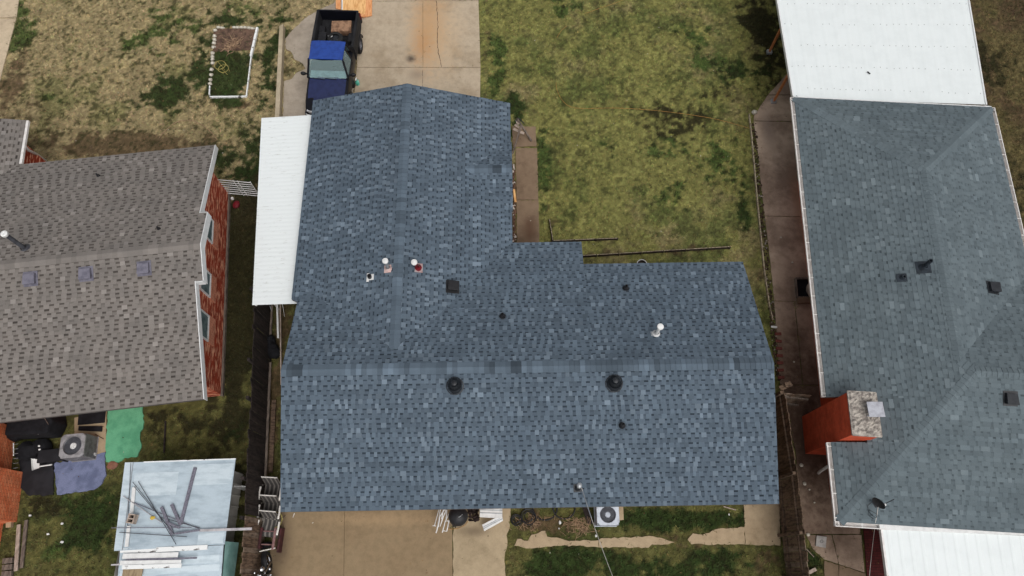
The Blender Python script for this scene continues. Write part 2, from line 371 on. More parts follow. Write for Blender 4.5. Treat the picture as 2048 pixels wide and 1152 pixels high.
# ------------------------------------------------------------------ main house (blue-grey L-shaped roof)
YAW = 0.0155
def house_main():
    cx, cy = 0.5, 5.3
    cyw, syw = math.cos(YAW), math.sin(YAW)
    root = thing('brick_house', 'L-shaped house in the middle under a speckled blue-grey shingle roof', 'house', (cx * cyw - cy * syw, cx * syw + cy * cyw, 0), YAW)
    off = (cx, cy, 0)
    x0, x1, yr, ys, yn, zr, ze = -6.40, 7.47, 5.35, 1.64, 9.02, 3.80, 2.565
    sl = (zr - ze) / (yr - ys); xw, zw, xa, xb, yt, zW, zE = -3.30, 3.59, -6.68, .17, 15.3, 2.74, 2.46
    xs, yv = 2.39, 7.35
    zN = lambda y: zr - sl * (y - yr)
    yj = yr + (zr - zw) / sl                       # wing ridge dies into the north slope here
    sw, se_ = (zw - zW) / (xw - xa), (zw - zE) / (xb - xw)
    yW = yr + (zr - (zW + sw * (x0 - xa))) / sl    # west valley meets the west rake
    yE = yr + (zr - zE) / sl
    ypo = 9.84; sp = (zN(yv) - 2.50) / (ypo - yv)
    S = [Slope([(x0, ys), (x1, ys), (x1, yr), (x0, yr)], (0, ys), (0, -1), ze, sl),
         Slope([(xs, yr), (x1, yr), (x1, yn), (xs, yn)], (0, yn), (0, 1), zN(yn), sl),
         Slope([(x0, yr), (xw, yr), (xw, yj), (x0, yW)], (0, yn), (0, 1), zN(yn), sl),
         Slope([(xw, yr), (xs, yr), (xs, yv), (xw + yv - yj, yv), (xw, yj)], (0, yn), (0, 1), zN(yn), sl),
         Slope([(xw + yv - yj, yv), (xs, yv), (xs, ypo), (xb, ypo)], (0, ypo), (0, 1), 2.50, sp),
         Slope([(xa, yt), (xa, 7.9), (xw, yj - .05), (xw, yt)], (xa, 0), (-1, 0), zW, sw),
         ]
    # east wing slope is cut round a small cross gable over the porch
    gy, gh, gx = 12.35, 1.35, -1.35              # ridge y, half width, where its ridge meets the wing slope
    S += [Slope([(xw, yj - .1), (xb, yE - .1), (xb, yt), (xw, yt)], (xb, 0), (1, 0), zE, se_)]
    zg = zE + se_ * (xb - gx) - .02; sg = (zg - zE) / gh
    S += [Slope([(gx, gy), (xb + .03, gy - gh), (xb + .03, gy)], (0, gy - gh), (0, -1), zE + .004, sg),
          Slope([(gx, gy), (xb + .03, gy), (xb + .03, gy + gh)], (0, gy + gh), (0, 1), zE + .004, sg)]
    mb, dk, rc = MB(), MB(), MB()
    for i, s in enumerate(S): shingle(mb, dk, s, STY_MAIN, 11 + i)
    roof = mb.build('roof', M['shingle'], root, off)
    d = dk.build('roof_edge', M['fascia_dark'], roof, off)
    ridge_cap(rc, (x0, yr, zr), (x1, yr, zr), .17, sl, STY_MAIN, 5)
    ridge_cap(rc, (xw, yj, zw), (xw, yt, zw), .15, (sw + se_) / 2, STY_MAIN, 6, vary=.14)
    ridge_cap(rc, (gx, gy, zg), (xb + .03, gy, zg), .15, sg, STY_MAIN, 7)
    rc.build('ridge_cap', M['shingle'], roof, off)
    # walls stand half a metre inside the eaves
    wl = MB()
    i = .45
    walls(wl, [(x0 + i, ys + i), (x1 - i, ys + i), (x1 - i, yn - i), (xb - i, yn - i), (xb - i, yt - i), (xa + i, yt - i), (xa + i, 7.9 - i), (x0 + i, 7.9 - i)], 0, 2.55)
    # gable ends
    for gxx in (x0 + i, x1 - i):
        wl.face([(gxx, ys + i, 2.5), (gxx, yn - i, 2.5), (gxx, yr, zr - .13)])
    wl.face([(xa + i, yt - i, 2.55), (xb - i, yt - i, 2.45), (xw, yt - i, zw - .14)])
    wl.build('wall', M['brick_tan'], root, off)
    g = MB(); g.box((-3.2, yt - i + .02, 1.1), (4.9, .06, 2.2)); gd = g.build('garage_door', M['white'], root, off)
    g = MB(); 
    for k in range(4): g.box((-3.2, yt - i + .055, .28 + k * .54), (4.8, .02, .46))
    g.build('door_panel', M['white'], gd, off)
    g = MB(); g.box((3.4, ys + i - .02, 1.05), (1.8, .06, 2.05)); g.build('patio_door', M['white'], root, off)
    def zf(p):
        q = (p.x * cyw + p.y * syw, -p.x * syw + p.y * cyw); x, y = q
        if y < yr: return zr + sl * (y - yr)
        zn = zN(y) if y < yv or x > xs else zN(yv) - sp * (y - yv)
        if x < xb: zn = max(zn if x > x0 else 0, (zw - sw * (xw - x)) if x < xw else (zw - se_ * (x - xw)))
        return zn
    def hp(p): return (p.x * cyw + p.y * syw, -p.x * syw + p.y * cyw, p.z)
    def nrm(p):
        e = .05; zx = zf(p + Vector((e, 0, 0))) - zf(p - Vector((e, 0, 0))); zy = zf(p + Vector((0, e, 0))) - zf(p - Vector((0, e, 0)))
        return Vector((-zx / (2 * e), -zy / (2 * e), 1)).normalized()
    def frame(px, py, dz=0):
        p = on_roof(px, py, zf, dz); n = nrm(p); q = Vector(hp(p)); X = Vector((1, 0, 0)); X = (X - n * X.dot(n)).normalized(); Y = n.cross(X)
        return q, Matrix((X, Y, n)).transposed()
    # pipe boots
    for (px, py) in ((1005, 633), (1251, 577), (1244, 851)):
        q, T = frame(px, py); b = MB(); b.lathe([(.13, .018), (.125, .022)], q, 20, mat=T)
        b.lathe([(.10, .02), (.085, .05), (.06, .10), (.058, .12), (.03, .122)], q, 20)
        o = b.build('vent_pipe', M['black'], root, off, smooth=True)
        t = MB(); t.tube([q + Vector((0, 0, .05)), q + Vector((0, 0, .24))], .042, 16, caps=False); t.lathe([(.042, .24), (.030, .24), (.03, .1), (0, .1)], q, 16)
        t.build('pipe', M['black'], o, off, smooth=True)
    # turbine vents
    for (px, py) in ((910, 772), (1228, 767)):
        q, T = frame(px, py); b = MB(); b.lathe([(.25, .02), (.22, .03)], q, 28, mat=T); b.lathe([(.205, -.06), (.19, .10), (.17, .14)], q, 28); o = b.build('turbine_vent', M['dark_metal'], root, off, smooth=True)
        t = MB()
        for k in range(22):
            a = 2 * math.pi * k / 22; pts = []
            for j in range(7):
                ph = j / 6; r_ = .12 + .075 * math.sin(math.pi * (ph * .8 + .1)); r_ = r_ if j < 6 else .07
                aa = a + ph * .5; pts.append(q + Vector((r_ * math.cos(aa), r_ * math.sin(aa), .13 + .22 * ph)))
            for j in range(6):
                d_ = Vector((math.cos(a + .5), math.sin(a + .5), 0)) * .014
                t.face([pts[j] - d_, pts[j] + d_, pts[j + 1] + d_, pts[j + 1] - d_])
        t.lathe([(.155, .13), (.15, .2), (.1, .3)], q, 22)
        t.build('turbine', M['dark_metal'], o, off)
        t = MB(); t.lathe([(.085, .335), (.08, .36), (.045, .38), (0, .385)], q, 22); t.lathe([(.02, .385), (.02, .40), (0, .402)], q, 12)
        t.build('cap', M['dark_metal'], o, off, smooth=True)
    # square box vent
    q, T = frame(905, 574); b = MB(); b.box(q + T @ Vector((0, 0, .018)), (.42, .42, .006), mat=T); b.box(q + T @ Vector((0, 0, .08)), (.29, .27, .13), mat=T)
    o = b.build('box_vent', M['black'], root, off, bevel=.008)
    t = MB(); t.box(q + T @ Vector((0, 0, .155)), (.34, .31, .03), mat=T); t.build('hood', M['black'], o, off, bevel=.01)
    # flues with white caps
    def flue(px, py, h, base_m, plate, cap_r=.085, lean=(0, 0)):
        q, T = frame(px, py); b = MB(); b.box(q + T @ Vector((plate[2], 0, .018)), (plate[0], plate[1], .006), mat=T)
        o = b.build('flue', base_m[0], root, off)
        t = MB(); t.lathe([(.12, .015), (.10, .04), (.07, .12), (.066, .14)], q, 20); t.build('flashing_cone', base_m[1], o, off, smooth=True)
        L = Vector((lean[0], lean[1], 0))
        t = MB(); t.tube([q, q + Vector((0, 0, h)) + L], .05, 16); t.build('pipe', M['galv'] if base_m[2] is None else base_m[2], o, off, smooth=True)
        t = MB(); t.lathe([(cap_r * .8, h - .04), (cap_r * .8, h + .01), (cap_r, h + .015), (cap_r, h + .05), (cap_r * .9, h + .065), (cap_r * .45, h + .075), (0, h + .08)], q + L, 24)
        t.build('rain_cap', M['white'], o, off, smooth=True)
    pink = mat('pinkish_primer', lin(214, 190, 184), lin(190, 160, 155), rough=.6)
    flue(777, 538, .56, (pink, pink, M['galv']), (.22, .25, -.02), .09)
    flue(836, 536, .40, (mat('rusty_flashing', lin(170, 160, 160), lin(150, 120, 118)), M['rust_red'], M['rust_red']), (.24, .30, .02), .095, (-.06, .0))
    flue(1312, 668, .62, (M['galv'], M['white'], M['white']), (.26, .16, -.02), .095)
    # white flashing plate with open black pipe
    q, T = frame(740, 555); b = MB(); b.box(q + T @ Vector((-.06, 0, .02)), (.08, .28, .008), mat=T); b.box(q + T @ Vector((.03, 0, .02)), (.2, .19, .007), mat=T)
    o = b.build('vent_pipe', M['white'], root, off); o['label'] = 'white flashing plate with a short open black pipe'
    t = MB(); t.tube([q, q + Vector((0, 0, .14))], .065, 18, caps=False); t.lathe([(.065, .14), (.045, .14), (.045, .05), (0, .05)], q, 18); t.build('pipe', M['black'], o, off, smooth=True)
    # electric service mast
    q, T = frame(1155, 976); b = MB(); b.box(q + T @ Vector((0, 0, .018)), (.22, .22, .006), mat=T); b.lathe([(.09, .02), (.06, .08), (.045, .10)], q, 18)
    o = b.build('service_mast', M['dark_metal'], root, off, smooth=True)
    t = MB(); t.tube([q, q + Vector((0, 0, .55))], .026, 12); t.build('pipe', M['galv'], o, off, smooth=True)
    t = MB(); t.ico(q + Vector((0, 0, .6)), (.075, .09, .07), 3, .05); t.build('weatherhead', M['galv'], o, off, smooth=True)
    return root, (cyw, syw, q)
main_root, (cyw, syw, mast_q) = house_main()
mast_top = Vector((mast_q.x * cyw - mast_q.y * syw, mast_q.x * syw + mast_q.y * cyw, mast_q.z + .6))
# ------------------------------------------------------------------ grey-brown house on the left
def house_left():
    O = Vector((-10.16, 13.54, 0)); A = R(6.8)
    root = thing('brick_house', 'red brick house with a grey-brown shingle gable roof and white rake boards', 'house', O, A); off = (0, 0, 0)
    c, s = math.cos(A), math.sin(A)
    def L(p): d = Vector(p) - O; return Vector((c * d.x + s * d.y, -s * d.x + c * d.y, p[2]))
    W, sl, ye, yrg, ze = -13.0, .30, -8.87, -4.435, 2.5; zr = ze + sl * 4.435
    y1, y2, xo = -3.15, -5.5, .24
    S = [Slope([(W, 0), (W, yrg), (0, yrg), (0, 0)], (0, 0), (0, 1), ze, sl),
         Slope([(W, ye), (0, ye), (.0, yrg), (W, yrg)], (0, ye), (0, -1), ze, sl),
         Slope([(0, yrg), (xo, yrg), (xo, y1), (0, y1)], (0, 0), (0, 1), ze, sl),
         Slope([(0, y2), (xo, y2), (xo, yrg), (0, yrg)], (0, ye), (0, -1), ze, sl),
         Slope([(-6.56, 1.8), (-6.56, 0), (-10.2, -3.64), (-10.2, 1.8)], (-6.56, 0), (1, 0), ze, sl)]
    mb, dk, rc = MB(), MB(), MB()
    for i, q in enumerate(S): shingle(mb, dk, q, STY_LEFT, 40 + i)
    roof = mb.build('roof', M['shingle'], root, off); dk.build('roof_edge', M['fascia_dark'], roof, off)
    ridge_cap(rc, (W, yrg, zr), (xo, yrg, zr), .16, sl, STY_LEFT, 9, vary=.08); rc.build('ridge_cap', M['shingle'], roof, off)
    z = lambda y: ze + sl * min(-y, y - ye)
    rk = MB()
    def rake(x, ya, yb, h=.24):
        pts = [(x, ya, z(ya)), (x, yb, z(yb))]
        a, b = pts; t = .025
        v = [(x, a[1], a[2] + .012), (x, b[1], b[2] + .012), (x, b[1], b[2] - h), (x, a[1], a[2] - h)]
        rk.mesh([(p[0] + .002, p[1], p[2]) for p in v] + [(p[0] + t, p[1], p[2]) for p in v], [(0, 1, 2, 3), (7, 6, 5, 4), (0, 4, 5, 1), (1, 5, 6, 2), (2, 6, 7, 3), (3, 7, 4, 0)])
    rake(0, 0, y1); rake(xo, y1, yrg, .30); rake(xo, yrg, y2, .30); rake(0, y2, ye)
    rk.box((xo / 2, y1 + .015, z(y1) - .13), (xo, .02, .25)); rk.box((xo / 2, y2 - .015, z(y2) - .13), (xo, .02, .25))
    rk.build('rake_board', M['fascia_white'], root, off)
    wl = MB(); wx = -.42; wn, wso = -.45, -8.12
    walls(wl, [(W + .4, wso), (wx, wso), (wx, wn), (W + .4, wn)], 0, 2.52)
    wl.face([(wx, wso, 2.52), (wx, wn, 2.52), (wx, yrg, zr - .13)])
    wl.build('wall', M['brick_red'], root, off)
    fm = MB(); fm.box((wx + .02, (wn + wso) / 2, .07), (.09, wn - wso + .06, .14)); fm.build('foundation', M['wood_grey'], root, off)
    for yc, hw in ((-2.76, .42), (-4.75, .40), (-6.25, .42)):
        f = MB(); zc, hh = 1.80, .38
        for sy in (-1, 1): f.box((wx + .02, yc + sy * hw, zc), (.06, .045, hh * 2 + .045))
        for sz in (-1, 1): f.box((wx + .02, yc, zc + sz * hh), (.06, hw * 2, .045))
        fo = f.build('window', M['white'], root, off)
        p = MB(); p.box((wx + .012, yc, zc), (.02, hw * 2 - .06, hh * 2 - .06)); p.build('pane', M['pane'], fo, off)
        p = MB(); p.box((wx + .02, yc, zc - hh - .24), (.07, hw * 2 + .1, .40)); p.build('sill', M['sill'], fo, off)
    # brick rear wing and its chimney breast
    rw = MB(); walls(rw, [(-13, -13.5), (-7.03, -13.5), (-7.03, -8.4), (-13, -8.4)], 0, 2.45); rw.build('rear_wall', M['brick_orange'], root, off)
    ch = MB(); ch.prism([(-7.03 + .002, -11.4), (-6.62, -11.4), (-6.62, -9.88), (-7.03 + .002, -9.88)], 0, 3.4); ch.build('chimney', M['brick_orange'], root, off)
    rr = MB(); rr.prism([(-13, -14), (-7.35, -14), (-7.35, -9.15), (-13, -9.15)], 2.46, 2.60); rr.build('rear_roof', M['fascia_dark'], root, off)
    # north wing wall
    nw = MB(); walls(nw, [(-7.0, 1.4), (-13, 1.4), (-13, -.4), (-7.0, -.4)][::-1], 0, 2.5); nw.build('wall', M['brick_red'], root, off)
    gt = MB(); gt.box((-6.52, .92, 2.44), (.09, 1.76, .10)); gt.build('gutter', M['gutter'], root, off, bevel=.01)
    ds = MB(); a = L(at(50, 293, 2.35)); b = L(at(70, 307, 1.2)); c_ = L(at(90, 321, .1))
    ds.tube([a, L(at(56, 300, 2.1)), b, c_], .05, 8); ds.build('downspout', M['gutter'], root, off, smooth=True)
    zf = lambda p: z(L(p).y)
    # low slant-back vents
    for (px, py) in ((62, 558), (173, 548), (289, 537)):
        q = L(on_roof(px, py, zf)); T = Matrix.Rotation(math.atan(sl), 3, 'X')
        b = MB(); b.box(q + T @ Vector((0, 0, .02)), (.42, .45, .008), mat=T); o = b.build('roof_vent', M['vent_grey'], root, off)
        t = MB(); h = .15
        v = [T @ Vector(p) + q for p in ((-.16, -.15, .02), (.16, -.15, .02), (.16, .17, .02), (-.16, .17, .02), (-.16, -.15, h), (.16, -.15, h), (.15, .14, h * .8), (-.15, .14, h * .8))]
        t.mesh(v, [(0, 1, 2, 3), (4, 5, 6, 7), (0, 4, 5, 1), (1, 5, 6, 2), (2, 6, 7, 3), (3, 7, 4, 0)]); t.build('hood', M['vent_grey'], o, off, bevel=.012)
    q = L(on_roof(50, 497, zf)); b = MB(); b.lathe([(.17, -.03), (.1, .06), (.09, .1)], q, 18); o = b.build('flue', M['galv_dark'], root, off, smooth=True)
    t = MB(); tp = L(at(12, 470, zr + .72)); t.tube([q, tp], .065, 14); t.build('pipe', M['galv_dark'], o, off, smooth=True)
    t = MB(); t.lathe([(.08, 0), (.1, .03), (.1, .1), (.06, .12), (0, .10)], tp, 18); t.build('rain_cap', M['white'], o, off, smooth=True)
    for (px, py) in ((197, 352), (318, 458)):
        q = L(on_roof(px, py, zf)); b = MB(); b.lathe([(.06, 0), (.05, .04), (.03, .06), (.03, .14), (0, .14)], q, 12); b.build('vent_pipe', M['black'], root, off, smooth=True)
    return root
M['sill'] = mat_brick('brick_sill', lin(220, 150, 122), lin(196, 124, 98), lin(150, 92, 74))
M['pane'] = mat('window_glass', lin(110, 128, 130), lin(84, 100, 104), rough=.08, spec=.8, fine=0)
M['vent_grey'] = mat('grey_vent_paint', lin(112, 110, 122), lin(92, 90, 102), rough=.5)
M['galv_dark'] = mat('dull_galvanised', lin(84, 86, 92), lin(66, 66, 72), rough=.5, metal=.2)
left_root = house_left()
# ------------------------------------------------------------------ slate-grey house on the right
def house_right():
    O = Vector((9.94, 15.51, 0)); A = R(-3.5)
    root = thing('brick_house', 'house with a hipped slate-grey shingle roof, white gutters and brick chimney', 'house', O, A); off = (0, 0, 0)
    c, s = math.cos(A), math.sin(A)
    def L(p): d = Vector(p) - O; return Vector((c * d.x + s * d.y, -s * d.x + c * d.y, p[2]))
    sl, ze, Wd, ys = .33, 2.5, 6.86, -14.25; h = Wd / 2; zr = ze + sl * h
    ax = 3.75; a_s = 4.2; yr = ys + a_s; zh = ze + sl * ax; ym = yr + (zh - zr) / sl; sS = (zh - ze) / a_s; E = 13.0
    S = [Slope([(0, 0), (h, -h), (h, ym), (0, ym)][::-1], (0, 0), (-1, 0), ze, sl),
         *[Slope(q_, (0, 0), (-1, 0), ze, sl) for q_ in ([(0, -10.74), (ax - (10.74 + yr) * ax / a_s, -10.74), (ax, yr), (h, ym), (0, ym)], [(.90, -12.06), (ax - (12.06 + yr) * ax / a_s, -12.06), (ax - (10.74 + yr) * ax / a_s, -10.74), (.90, -10.74)], [(0, ys), (ax * (-12.06 - ys) / a_s, -12.06), (0, -12.06)])],
         Slope([(0, 0), (Wd, 0), (h, -h)], (0, 0), (0, 1), ze, sl),
         Slope([(Wd, 0), (Wd, yr + ax), (h, ym), (h, -h)], (Wd, 0), (1, 0), ze, sl),
         Slope([(h, ym), (Wd, yr + ax), (E, yr + ax), (E, yr), (ax, yr)], (0, yr + ax), (0, 1), ze, sl),
         Slope([(0, ys), (ax, yr), (E, yr), (E, ys)], (0, ys), (0, -1), ze, sS)]
    mb, dk, rc = MB(), MB(), MB()
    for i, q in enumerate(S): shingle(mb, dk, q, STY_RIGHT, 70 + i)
    roof = mb.build('roof', M['shingle'], root, off); dk.build('roof_edge', M['fascia_dark'], roof, off)
    k = sl * .72
    for i, (a, b, dr) in enumerate((((h, ym, zr), (h, -h, zr), sl), ((0, 0, ze), (h, -h, zr), k), ((Wd, 0, ze), (h, -h, zr), k), ((0, ys, ze), (ax, yr, zh), k), ((ax, yr, zh), (E, yr, zh), sl), ((h, ym, zr), (ax, yr, zh), k))):
        ridge_cap(rc, a, b, .15, dr, STY_RIGHT, 20 + i, vary=.05, lift=.002)
    rc.build('ridge_cap', M['shingle'], roof, off)
    wl = MB(); i = .88; walls(wl, [(i, ys + i), (E, ys + i), (E, yr + ax - i), (Wd - i, yr + ax - i), (Wd - i, -i), (2.0, -i), (2.0, -1.9), (i, -1.9)], 0, 2.45); wl.build('wall', M['brick_chim'], root, off)
    # gutters: a trough with two lips and hangers
    def gutter(a, b, nrm):
        a, b, n = Vector(a), Vector(b), Vector(nrm); g = MB(); up = Vector((0, 0, 1))
        def strip(o1, z1, o2, z2, th=.008):
            g.mesh([a + n * o1 + up * z1, b + n * o1 + up * z1, b + n * o2 + up * z2, a + n * o2 + up * z2, a + n * o1 + up * (z1 - th) + n * th, b + n * o1 + up * (z1 - th) + n * th, b + n * o2 + up * (z2 - th) + n * th, a + n * o2 + up * (z2 - th) + n * th],
                   [(0, 1, 2, 3), (7, 6, 5, 4), (0, 4, 5, 1), (1, 5, 6, 2), (2, 6, 7, 3), (3, 7, 4, 0)])
        strip(.005, .0, .012, -.11); strip(.012, -.11, .10, -.11); strip(.10, -.11, .115, .0); 
        g.beam(a + n * .118 + up * .0, b + n * .118 + up * .0, .025, .02)
        for p in (a, b): g.beam(p + n * .0 + up * -.05, p + n * .12 + up * -.05, .01, .11)
        o = g.build('gutter', M['gutter'], root, off)
        Ln = (b - a).length; m = max(2, int(Ln / .62)); d = (b - a) / Ln
        for j in range(m + 1): p = a + d * (.1 + j * (Ln - .2) / m); hb = MB(); hb.beam(p + n * -.02 + up * .004, p + n * .12 + up * .004, .022, .008); hb.build('hanger', M['gutter'], o, off)
    z0 = ze - .012
    gutter((-.0, -10.72, z0), (-.0, 0, z0), (-1, 0, 0)); gutter((0, ys, z0), (0, -12.08, z0), (-1, 0, 0)); gutter((-.12, ys, z0), (1.36, ys, z0), (0, -1, 0)); gutter((Wd, -6.3, z0), (Wd, .0, z0), (1, 0, 0))
    ed = MB(); ed.box((h, .02, ze - .03), (Wd, .03, .10)); ed.build('fascia_board', M['fascia_white'], root, off)
    ds = MB(); a = L(at(1662, 929, 2.3)); b = L(at(1640, 943, .9)); c_ = L(at(1637, 946, .25)); ds.tube([a, a.lerp(b, .3) , b, c_], .045, 8); ds.build('downspout', M['gutter'], root, off, smooth=True)
    # chimney
    ch = MB(); ch.prism([(.22, -12.0), (.97, -12.0), (.97, -10.8), (.22, -10.8)], 0, 3.46); co = ch.build('chimney', M['brick_chim'], root, off)
    cr = MB(); rg = random.Random(4); nx, ny = 14, 22; V = []
    for j in range(ny + 1):
        for i_ in range(nx + 1):
            e_ = min(i_, nx - i_, j, ny - j); V.append((.20 + .79 * i_ / nx, -12.02 + 1.24 * j / ny, 3.47 + (.035 + rg.uniform(-.03, .03) if e_ > 0 else 0)))
    cr.mesh(V, [(j * (nx + 1) + i_, j * (nx + 1) + i_ + 1, (j + 1) * (nx + 1) + i_ + 1, (j + 1) * (nx + 1) + i_) for j in range(ny) for i_ in range(nx)])
    for (a, b) in (((.20, -12.02), (.99, -12.02)), ((.99, -12.02), (.99, -10.78)), ((.99, -10.78), (.20, -10.78)), ((.20, -10.78), (.20, -12.02))): cr.beam((a[0], a[1], 3.455), (b[0], b[1], 3.455), .03, .05)
    cr.build('crown', mat('crumbled_mortar', lin(186, 178, 168), lin(134, 126, 120), scale=6, lo=.40, hi=.62, rough=.95, fine=.35, scale2=45), co, off)
    cap = MB(); cap.box((.80, -11.32, 3.72), (.44, .42, .02), rz=.06)
    for dx in (-.15, .15):
        for dy in (-.15, .15): cap.beam((.80 + dx, -11.32 + dy, 3.48), (.80 + dx, -11.32 + dy, 3.72), .025, .025)
    cap.tube([(.80, -11.32, 3.45), (.80, -11.32, 3.62)], .13, 18)
    cap.build('chimney_cap', M['cap_metal'], co, off)
    z = lambda p: min(ze + sl * p.x, ze + sS * (p.y - ys)) if p.x < ax else min(ze + sS * (p.y - ys), 9)
    def zf(p):
        q = L(p); w_ = ze + sl * q.x; e_ = ze + sl * (Wd - q.x); sS_ = ze + sS * (q.y - ys); n2 = ze + sl * (yr + ax - q.y); n1 = ze - sl * q.y
        return max(min(w_, e_, n1), min(w_, sS_, n2))
    for (px, py, rz) in ((2020, 797, 0), (1984, 576, 1.57)):
        q = L(on_roof(px, py, zf)); T = Matrix.Rotation(rz, 3, 'Z') @ Matrix.Rotation(math.atan(sl), 3, 'X')
        b = MB(); b.box(q + T @ Vector((0, 0, .02)), (.40, .42, .008), mat=T); o = b.build('roof_vent', M['dark_metal'], root, off)
        t = MB(); hh = .17
        v = [T @ Vector(p) + q for p in ((-.15, -.15, .02), (.15, -.15, .02), (.15, .15, .02), (-.15, .15, .02), (-.15, -.15, hh), (.15, -.15, hh), (.14, .14, hh * .6), (-.14, .14, hh * .6))]
        t.mesh(v, [(0, 1, 2, 3), (4, 5, 6, 7), (0, 4, 5, 1), (1, 5, 6, 2), (2, 6, 7, 3), (3, 7, 4, 0)]); t.build('hood', M['dark_metal'], o, off, bevel=.01)
    q = L(on_roof(1805, 556, zf)); b = MB(); b.box(q + Vector((-.03, 0, .02)), (.28, .26, .01), mat=Matrix.Rotation(-math.atan(sl), 3, 'Y')); b.lathe([(.1, 0), (.075, .06), (.06, .12), (.04, .12), (.04, .02)], q, 18); b.build('vent_pipe', M['dark_slate'], root, off, smooth=True)
    q = L(on_roof(1846, 535, zf)); b = MB(); b.box(q + Vector((0, 0, .02)), (.4, .4, .01), mat=Matrix.Rotation(-math.atan(sl), 3, 'Y')); b.lathe([(.14, -.02), (.09, .1), (.075, .14)], q, 18); o = b.build('flue', M['dark_slate'], root, off, smooth=True)
    tp = L(at(1862, 521, q.z + .62)); t = MB(); t.tube([q, tp], .06, 14, caps=False); t.lathe([(.06, 0), (.048, 0), (.048, -.2), (0, -.2)], tp, 14); t.build('pipe', M['dark_slate'], o, off, smooth=True)
    return root, L, zf
M['cap_metal'] = mat('grey_cap_metal', lin(176, 178, 186), lin(150, 150, 158), rough=.5)
M['dark_slate'] = mat('slate_painted_metal', lin(48, 56, 64), lin(36, 42, 48), rough=.6)
right_root, RL, rzf = house_right()
M['screw'] = mat('screw_heads', lin(150, 154, 154), lin(110, 112, 112), rough=.6)
# ------------------------------------------------------------------ metal roofs
def ribbed(mb, A, B, C, D, pitch, amp, along_ab=True, th=.012, sharp=True):
    """quad ABCD (A-B one end, D-C other); ribs run A->D, spaced along A->B"""
    A, B, C, D = map(Vector, (A, B, C, D)); n = max(2, int((B - A).length / pitch)); V = []
    prof = [(0, 0), (.30, 0), (.42, 1), (.58, 1), (.70, 0)] if sharp else [(k / 6, .5 - .5 * math.cos(2 * math.pi * k / 6)) for k in range(6)]
    ts = [((i + p) / n, h) for i in range(n) for (p, h) in prof] + [(1.0, 0)]
    m = 1
    for (t, h) in ts:
        p, q = A.lerp(B, t), D.lerp(C, t); up = Vector((0, 0, amp * h)); V += [p + up, q + up]
    N = len(ts); W_ = [v - Vector((0, 0, th)) for v in V]
    Fc = [(2 * i, 2 * i + 2, 2 * i + 3, 2 * i + 1) for i in range(N - 1)] + [(2 * N + 2 * i + 1, 2 * N + 2 * i + 3, 2 * N + 2 * i + 2, 2 * N + 2 * i) for i in range(N - 1)]
    for e in (0, 1): Fc += [(2 * i + e, 2 * N + 2 * i + e, 2 * N + 2 * i + 2 + e, 2 * i + 2 + e) for i in range(N - 1)]
    Fc += [(0, 1, 2 * N + 1, 2 * N), (2 * N - 2, 4 * N - 2, 4 * N - 1, 2 * N - 1)]
    mb.mesh(V + W_, Fc)
a, b, c_, d_ = at(523, 236, 2.3), at(630, 229.5, 2.52), at(600, 607, 2.52), at(504.5, 610, 2.3)
t = thing('awning', 'narrow white corrugated metal awning along the west eave of the middle house', 'awning', ((a.x + d_.x) / 2 + .6, (a.y + d_.y) / 2, 0))
mb = MB(); ribbed(mb, a, d_, c_, b, .15, .0045, sharp=False); mb.build('roof_panel', M['awning'], t, t.location, smooth=True)
mb = MB(); mb.beam(a + Vector((.1, 0, -.06)), d_ + Vector((.1, 0, -.06)), .05, .09); mb.build('beam', M['white'], t, t.location)
for k in (.03, .35, .66, .90):
    mb = MB(); p = a.lerp(d_, k) + Vector((.12, 0, 0)); mb.tube([(p.x, p.y, 0), (p.x, p.y, 2.2)], .035, 10); mb.build('post', M['white'], t, t.location)
a, b, c_, d_ = at(1588, 196, 2.36), at(1971, 209, 2.36), Vector((17.6, 22.6, 2.30)), Vector((10.12, 22.4, 2.30))
t = thing('carport', 'wide white metal carport roof at the north end of the slate-grey house', 'carport', (13.4, 19, 0))
mb = MB(); ribbed(mb, a, b, c_, d_, .42, .0035)
rg = random.Random(2)
for r_ in range(7):
    for k in range(30):
        p = a.lerp(b, (k + .5) / 30).lerp(d_.lerp(c_, (k + .5) / 30), (r_ + .45) / 7)
        if rg.random() < .8: mb.lathe([(.016, .007), (.013, .013), (0, .014)], p + Vector((rg.uniform(-.02, .02), rg.uniform(-.03, .03), 0)), 7, m=1)
mb.build('roof_panel', [M['white_metal'], M['screw']], t, t.location)
for p, q, s in ((a, d_, -.02), (b, c_, .02)):
    mb = MB(); mb.beam(p + Vector((s, -.02, -.04)), q + Vector((s, 0, -.04)), .05, .13); mb.build('edge_trim', M['fascia_white'], t, t.location)
for (px, py) in ((1537.5, 106), (1546, 205)):
    p = at(px, py); mb = MB(); mb.beam((p.x, p.y, .12), (p.x, p.y, 2.28), .075, .075); po = mb.build('post', M['wood_orange'], t, t.location)
    mb = MB(); mb.prism([(p.x - .1, p.y - .09), (p.x + .1, p.y - .09), (p.x + .1, p.y + .09), (p.x - .1, p.y + .09)], 0, .12); mb.build('footing', M['galv'], po, t.location, bevel=.01)
for x in (16.6, 16.9):
    mb = MB(); y_ = 17.2 if x < 16.8 else 20.5; mb.beam((x, y_, 0), (x, y_, 2.28), .075, .075); mb.build('post', M['wood_orange'], t, t.location)
mb = MB(); p = at(1738, 145, 2.4); mb.box((p.x, p.y, 2.385), (.05, .13, .012), rz=.7); tag(mb.build('leaf', M['black']), 'dark curled leaf on the white carport roof', 'leaf')
